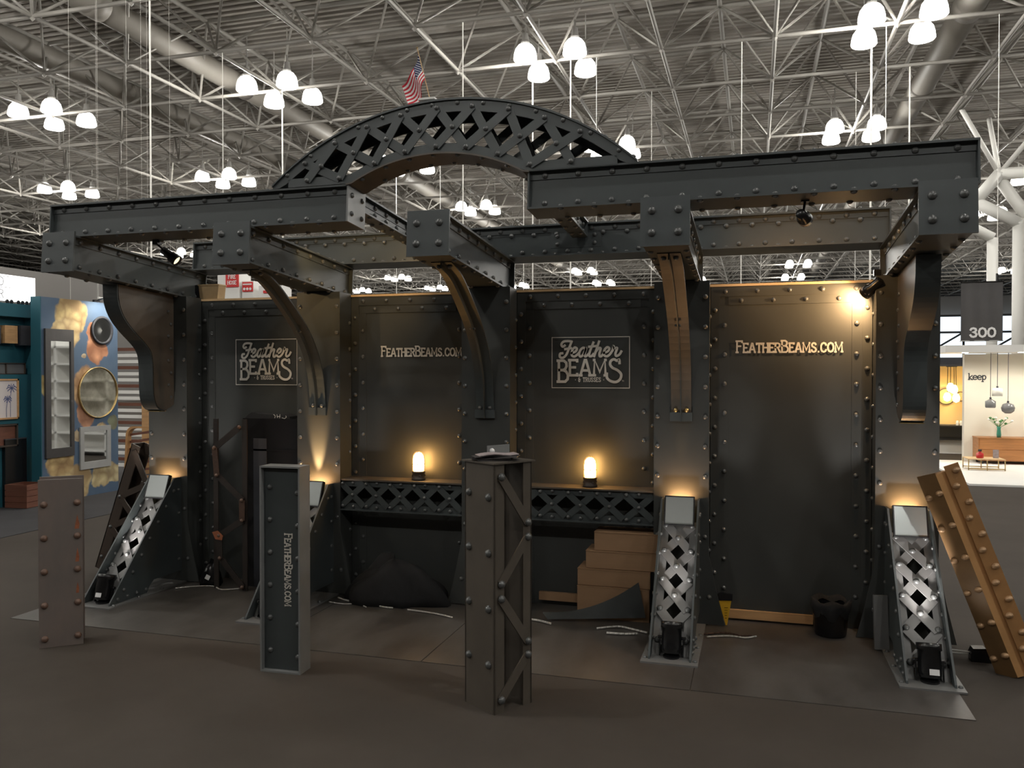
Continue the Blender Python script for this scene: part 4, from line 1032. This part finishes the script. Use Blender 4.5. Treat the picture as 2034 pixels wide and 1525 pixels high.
# wooden slatted rack and rounded frames between floral panel and column
t = thing('slatted_rack', 'wooden rack of pale and dark slats behind the floral panel', 'rack', (-5.95, 7.2, .006))
for k in range(20):
    MB().box(.0, 1.5, 0, .03, .10 + k*.105, .155 + k*.105).build('slat', 'white_paint' if k % 3 != 1 else 'crate_wood', t)
for x in (0, 1.46): MB().box(x, x + .04, .03, .09, 0, 2.4).build('rack_post', 'wood', t)
MB().box(.98, 1.10, -.06, .0, 0, 2.3).build('rack_post', 'wood', t)
t = thing('rounded_frame', 'orange-brown rounded wooden frame leaning before the slatted rack', 'frame', (-4.87, 6.6, .012), (R(-4), 0, 0))
def rrect(w, h, r, n=5):
    pts = []
    for cx_, cy_, a0 in ((w-r, h-r, 0), (r, h-r, 90), (r, r, 180), (w-r, r, 270)):
        for k in range(n+1):
            a = R(a0 + 90*k/n); pts.append((cx_ + r*math.cos(a), cy_ + r*math.sin(a)))
    return pts
mb = MB(); o1 = rrect(.8, .84, .14); i1 = [(.045 + p[0]*.8875, .045 + p[1]*.91) for p in o1]; n = len(o1)
vs = [(p[0], 0, p[1]) for p in o1] + [(p[0], 0, p[1]) for p in i1] + [(p[0], .08, p[1]) for p in o1] + [(p[0], .08, p[1]) for p in i1]
fs = []
for k in range(n):
    j = (k+1) % n; fs += [(k,j,n+j,n+k), (2*n+k,3*n+k,3*n+j,2*n+j), (k,2*n+k,2*n+j,j), (n+k,n+j,3*n+j,3*n+k)]
mb.add(vs, fs).build('frame_ring', 'copper_light', t)
for k in range(6): MB().bar((.05, .05, .10 + k*.12), (.75, .05, .20 + k*.12), .04, .01, (0,1,0)).build('cross_slat', 'crate_wood', t)
# white shelving seen in the mirrors
t = thing('white_shelving', 'white shelving unit behind the booth, seen only in the mirrors', 'shelving', (-2.6, 9.4, .006))
MB().box(0, 5.2, .40, .44, 0, 2.4).build('back_panel', 'white_paint', t)
for k in range(7): MB().box(0, 5.2, 0, .40, .08 + k*.36, .12 + k*.36).build('shelf_board', 'white_paint', t)
for k in range(5): MB().box(k*1.29, k*1.29 + .05, 0, .40, 0, 2.4).build('upright_board', 'white_paint', t)
# far white column with fire signs
t = thing('service_column', 'white service column with red fire signs behind the left wall', 'column', (-4.80, 9.0, 0))
MB().box(0, .46, 0, .4, 0, 3.62).build('column_body', 'white_paint', t); MB().box(.50, .75, .05, .4, 0, 3.46).build('column_body', 'white_paint', t); MB().box(.86, 1.35, .05, .4, 0, 3.36).build('column_body', 'white_paint', t)
MB().box(.19, .47, -.02, .0, 3.35, 3.62).build('sign_board', 'red', t)
lt = MB()
for s, z in (('FIRE', 3.51), ('HOSE', 3.40)):
    w_ = text_width(s, .065, .25, 1.0); text(lt, s, .065, .012, (.33 - w_/2, -.022, z), (1,0,0), (0,0,1), (0,-1,0), .25)
lt.build('lettering', 'letter_white', t)
MB().box(.52, .74, .03, .05, 3.26, 3.44).build('sign_board', 'red', t)
for k in range(3): MB().lathe([(0,.0),(.026,.001),(.026,.004),(0,.005)], 12, (.565 + k*.065, .03, 3.31), (0,-1,0)).build('sign_dot', 'letter_white', t)
MB().box(.535, .725, .025, .03, 3.385, 3.41).build('sign_line', 'letter_white', t)
MB().box(.97, 1.07, .03, .05, 3.22, 3.27).build('sign_board', 'red', t)
t = thing('glass_vases', 'two clear bottles standing beyond the brass bin', 'bottle', (-.12, 2.3, 0)); bpy.data.objects.remove(t)

# right: number banner, white booth
t = thing('number_banner', 'dark grey hanging banner with white number 300', 'banner', (9.99, 18.42, 2.514))
mb = MB(); n = 16; vs = []
for k in range(n+1):
    x = .93*k/n; y = .018*math.sin(k*1.1); vs += [(x, y, 0), (x, y*.3, 1.46), (x, y + .006, 0), (x, y*.3 + .006, 1.46)]
fs = []
for k in range(n):
    a, b = k*4, (k+1)*4; fs += [(a,b,b+1,a+1), (a+2,a+3,b+3,b+2)]
mb.add(vs, fs).build('banner_cloth', 'banner', t, True)
MB().tube((-.02, 0, 1.46), (.95, 0, 1.46), .018, 8).build('top_rod', 'black', t); MB().tube((-.02, 0, 0), (.95, 0, 0), .012, 8).build('bottom_rod', 'wire', t)
MB().tube((.80, 0, 1.46), (.80, 0, 1.66), .03, 8).build('hook', 'black', t); MB().tube((.80, 0, 1.66), (.80, 0, 8.08), .008, 6).build('wire', 'rope', t)
lt = MB(); w_ = text_width('300', .215, .22, 1.15); text(lt, '300', .215, .050, (.475 - w_/2, -.028, .10), (1,0,0), (0,0,1), (0,-1,0), .26, 1.15); lt.build('lettering', 'letter_white', t)
# platform and booth walls
o = MB().box(8.2, 13.5, 9.5, 13.2, 0, .03).build('booth_platform', 'white_paint'); tag(o, 'bright white platform floor of the furniture booth at right', 'platform')
t = thing('booth_wall', 'cream booth wall with small dark word keep at right', 'display wall', (8.90, 13.05, .03))
MB().box(0, 4.5, 0, .15, 0, 2.05).build('wall_board', 'cream', t)
lt = MB()
x = .07
for c in 'keep':
    for st in GL[c][1]: stroke(lt, smooth_line(st, 3) if len(st) > 3 else st, .020, (x, -.003, 1.565), (.13,0,0), (0,0,.095), (0,-1,0), .003)
    x += .077
lt.build('lettering', 'charcoal', t)
o = MB().box(8.34, 13.4, 11.9, 13.1, 2.09, 2.22).build('booth_canopy', 'white_paint'); tag(o, 'white flat canopy over the furniture booth at right', 'canopy')
for k in range(4):  # downlights added to brighten the furniture booth
    dl = MB().lathe([(.05,0),(.055,-.004),(0,-.006)], 14, (8.7 + k*.9, 12.1, 2.09)).build('fill_downlight', 'lens_white', o)
    lamp('fill_downlight_beam', 'SPOT', o, (8.7 + k*.9, 12.1, 2.07), 34, (1.0,.93,.80), .05, (0,.18,-1), 150, .5)
t = thing('yellow_room', 'yellow-lit display alcove left of the cream booth wall', 'display wall', (8.45, 15.0, 0))
MB().box(0, 1.3, 0, .12, .62, 1.86).build('wall_board', 'yellow_lit_wall', t); MB().box(0, 1.3, -.05, .12, 1.86, 2.05).build('header', 'charcoal', t)
MB().box(0, 1.3, -.75, -.05, 1.86, 1.90).build('alcove_ceiling', 'charcoal', t)
MB().box(0, 1.3, -.06, .12, .0, .30).build('plinth', 'white_paint', t)
for k in range(2): MB().box(0, 1.3, -.25, 0, .30 + k*.28, .33 + k*.28).build('counter', 'black', t)
MB().box(0, 1.3, -.02, .12, .33, .58).build('counter_back', 'black', t)
for k in range(4): MB().lathe([(.025,0),(.03,.06),(.02,.10)], 10, (.72 + k*.07, -.15, .61)).build('jar', 'white_paint', t)
MB().lathe([(.16,0),(.18,0),(.18,.02),(.16,.02)], 28, (.52, -.04, 1.22), (0,-1,0), True).build('round_frame', 'dark_umber', t)
MB().lathe([(.09,0),(.105,0),(.105,.02),(.09,.02)], 24, (.80, -.04, 1.22), (0,-1,0), True).build('round_frame', 'dark_umber', t)
t = thing('pendant_cluster', 'glowing glass pendant cluster hanging in the yellow alcove', 'pendant lamp', (9.0, 14.6, 1.0))
MB().box(-.10, .10, -.02, .02, .845, .86).build('ceiling_bar', 'black', t)
for k, (x, z) in enumerate(((-.08,.22),(.09,.20),(-.02,.42),(.05,.38))):
    MB().tube((x, 0, z + .08), (x*.9, 0, .85), .006, 6).build('rod', 'black', t)
    MB().lathe([(0,-.10),(.06,-.07),(.075,0),(.05,.07),(.02,.09)], 14, (x, 0, z)).build('globe', 'amber_soft', t, True)
lamp('pendant_light', 'POINT', t, (0, -.2, .3), 16, (1.0,.78,.42), .08)
# pendants in front of the cream wall
for k, (x, z, prof, m_, lab, y) in enumerate(((9.30, 1.30, [(.085,0),(.09,.10),(.08,.14),(.02,.15)], 'clear_glass', 'clear glass drum pendant, highest of the three by the cream wall', 12.4),
        (9.19, 1.085, [(.08,0),(.088,.02),(.088,.12),(.03,.15),(.015,.16)], 'smoke_glass', 'grey smoked glass drum pendant by the cream wall', 12.4),
        (9.475, .985, [(.05,0),(.10,.04),(.115,.10),(.09,.165),(.02,.195)], 'smoke_glass', 'grey smoked glass globe pendant, rightmost by the cream wall', 12.4))):
    t = thing('glass_pendant', lab, 'pendant lamp', (x, y, z), group='glass pendants by the cream wall')
    MB().lathe(prof, 18).build('glass_shade', m_, t, True); MB().lathe([(.018,prof[-1][1]-.03),(.018,prof[-1][1]+.03),(0,prof[-1][1]+.035)], 10).build('socket', 'charcoal', t)
    MB().tube((0,0,prof[-1][1]+.02), (0,0,2.09-z), .005, 6).build('cord', 'charcoal', t)
t = thing('wooden_dresser', 'walnut dresser against the cream booth wall', 'dresser', (9.05, 12.62, .03))
MB().box(0, 2.0, 0, .42, .06, .47).build('carcass', 'walnut', t); MB().box(-.01, 2.01, -.01, .42, .47, .49).build('dresser_top', 'walnut', t)
for r_ in range(2):
    for c_ in range(2): MB().box(.02 + c_*.99, .97 + c_*.99, -.012, 0, .075 + r_*.20, .265 + r_*.20).build('drawer', 'walnut', t)
for x in (.05, 1.91):
    for y in (.02, .36): MB().box(x, x + .04, y, y + .04, 0, .06).build('leg', 'black', t)
t = thing('flower_vase', 'green glass vase of white flowers on the walnut dresser', 'vase', (9.42, 12.75, .521))
MB().lathe([(.035,0),(.04,.05),(.03,.16),(.04,.20)], 14).build('vase', 'green_glass', t, True)
for k in range(14):
    a = k*2.4; r = .05 + .012*k; z = .30 + .05*math.sin(k*1.7)
    MB().tube((0,0,.18), (r*math.cos(a), r*math.sin(a), z), .004, 5).build('stem', 'leaf', t)
    MB().lathe([(0,-.02),(.03,0),(.02,.02),(0,.025)], 7, (r*math.cos(a), r*math.sin(a), z + .01)).build('bloom' if k % 2 else 'foliage', 'petal' if k % 2 else 'leaf', t)
t = thing('coffee_table', 'low brass-framed table with pale top on the white platform', 'table', (8.62, 11.45, .03))
MB().box(0, .58, 0, .42, .185, .20).build('table_top', 'wood_pale', t)
for x in (0, .29, .565):
    for y in (0, .405): MB().box(x, x + .015, y, y + .015, 0, .185).build('leg', 'gold', t)
for y in (0, .405): MB().box(0, .58, y, y + .015, .02, .035).build('rail', 'gold', t)
t = thing('red_bottle', 'squat red glass bottle on the low brass table', 'bottle', (8.84, 11.62, .231))
MB().lathe([(.055,0),(.06,.02),(.058,.085),(.025,.10),(.024,.12)], 16).build('bottle_body', 'red_glass', t, True); MB().lathe([(.03,.118),(.03,.15),(0,.152)], 12).build('stopper', 'dark_umber', t)
t = thing('book_stand', 'photo card propped on the low brass table', 'card', (9.10, 11.66, .231), (R(-14), 0, R(-12)))
MB().box(-.045, .045, 0, .006, 0, .15).build('card', 'paper', t); MB().prism([(.006,0),(.06,.014),(.006,.10)], -.004, .004, 'x').build('easel_leg', 'charcoal', t)

# white tubular column head at upper right
t = thing('tube_column', 'massive white tubular roof column with branching head at right', 'column', (0, 0, 0))
Q = lambda x, z, y=27.0: (x, y, z)
for p, q, r in ((Q(13.58,6.75), Q(13.58,0), .19), (Q(14.05,6.6), Q(14.05,0), .19), (Q(12.25,7.55), Q(13.58,6.75), .20), (Q(12.25,7.55), Q(12.98,8.45), .20), (Q(12.98,8.45), Q(16.42,8.45), .20), (Q(16.42,8.45), Q(17.15,7.55), .20), (Q(17.15,7.55), Q(15.82,6.75), .20), (Q(15.82,6.75), Q(15.82,0), .19), (Q(12.98,8.40,27.2), Q(14.05,6.6), .19),
                (Q(12.25,7.55), Q(12.25,7.55,30.2), .18), (Q(13.58,6.75,30.2), Q(13.58,0,30.2), .19), (Q(12.25,7.55,30.2), Q(13.58,6.75,30.2), .2), (Q(12.98,8.45), Q(11.7,10.6,26.5), .08), (Q(12.98,8.45), Q(14.6,10.6,26.0), .08), (Q(12.98,8.45), Q(12.9,10.6,28), .08)):
    MB().tube(p, q, r, 16).build('column_tube', 'column_white', t, True)
for p in (Q(13.58,6.75), Q(14.05,6.6), Q(12.25,7.55), Q(12.98,8.45), Q(16.42,8.45), Q(17.15,7.55), Q(15.82,6.75)):
    MB().lathe([(0,-.21),(.15,-.15),(.21,0),(.15,.15),(0,.21)], 14, p).build('joint', 'column_white', t, True)

# ropes hanging from the roof nodes
ROPES = [(302,20,390,.020,'rope at left crossing above the short front beam'),(445,115,400,.011,'thin rope between the left lamp clusters'),(563,215,360,.022,'rope hanging from the lamp cluster left of the arch'),
         (920,0,560,.017,'rope passing behind the middle of the arch'),(1058,155,330,.020,'rope hanging below the lamp cluster right of the flag'),(1133,0,300,.022,'rope right of the flag passing behind the arch'),
         (1184,0,255,.008,'thin wire near the right shoulder of the arch'),(1471,0,300,.013,'rope in the middle above the long right beam'),(1727,92,290,.024,'bright rope below the upper right lamp cluster'),
         (1803,0,280,.022,'rope right of the upper right lamp cluster'),(1697,140,290,.008,'thin wire left of the bright right rope'),(1756,60,240,.009,'thin wire between the two right lamp clusters'),
         (875,300,560,.012,'rope seen through the gap right of the short front beam'),(1040,330,560,.012,'rope in the gap left of the long beam'),(788,330,470,.012,'rope seen under the arch soffit'),(1293,180,300,.008,'thin wire right of the arch end')]
for px_, y0_, y1_, r_, lab in ROPES:
    # each rope hangs from the roof frame at a bay whose distance follows from its top end
    dep = 8.9*1640/max(739 - max(y0_, 0), 120)
    dep = min(dep, 46) if y0_ > 0 else 20.5 + (px_ % 5)
    kx = (px_ - 1017)/1640; gy = fwd.y + rgt.y*kx
    jy = round((cam.location.y + dep*gy - Y0)/DYY); dep = (Y0 + jy*DYY - cam.location.y)/gy   # hangs from the nearest cross chord
    lat = kx*dep
    p = Vector((cam.location.x, cam.location.y, 0)) + fwd*dep + rgt*lat
    o = MB().tube((0,0,2.6), (0,0,BZ), r_, 6).build('hanging_rope', 'rope'); o.location = (p.x, p.y, 0)
    tag(o, 'pale ' + lab, 'rope', 'ropes hanging from the roof')
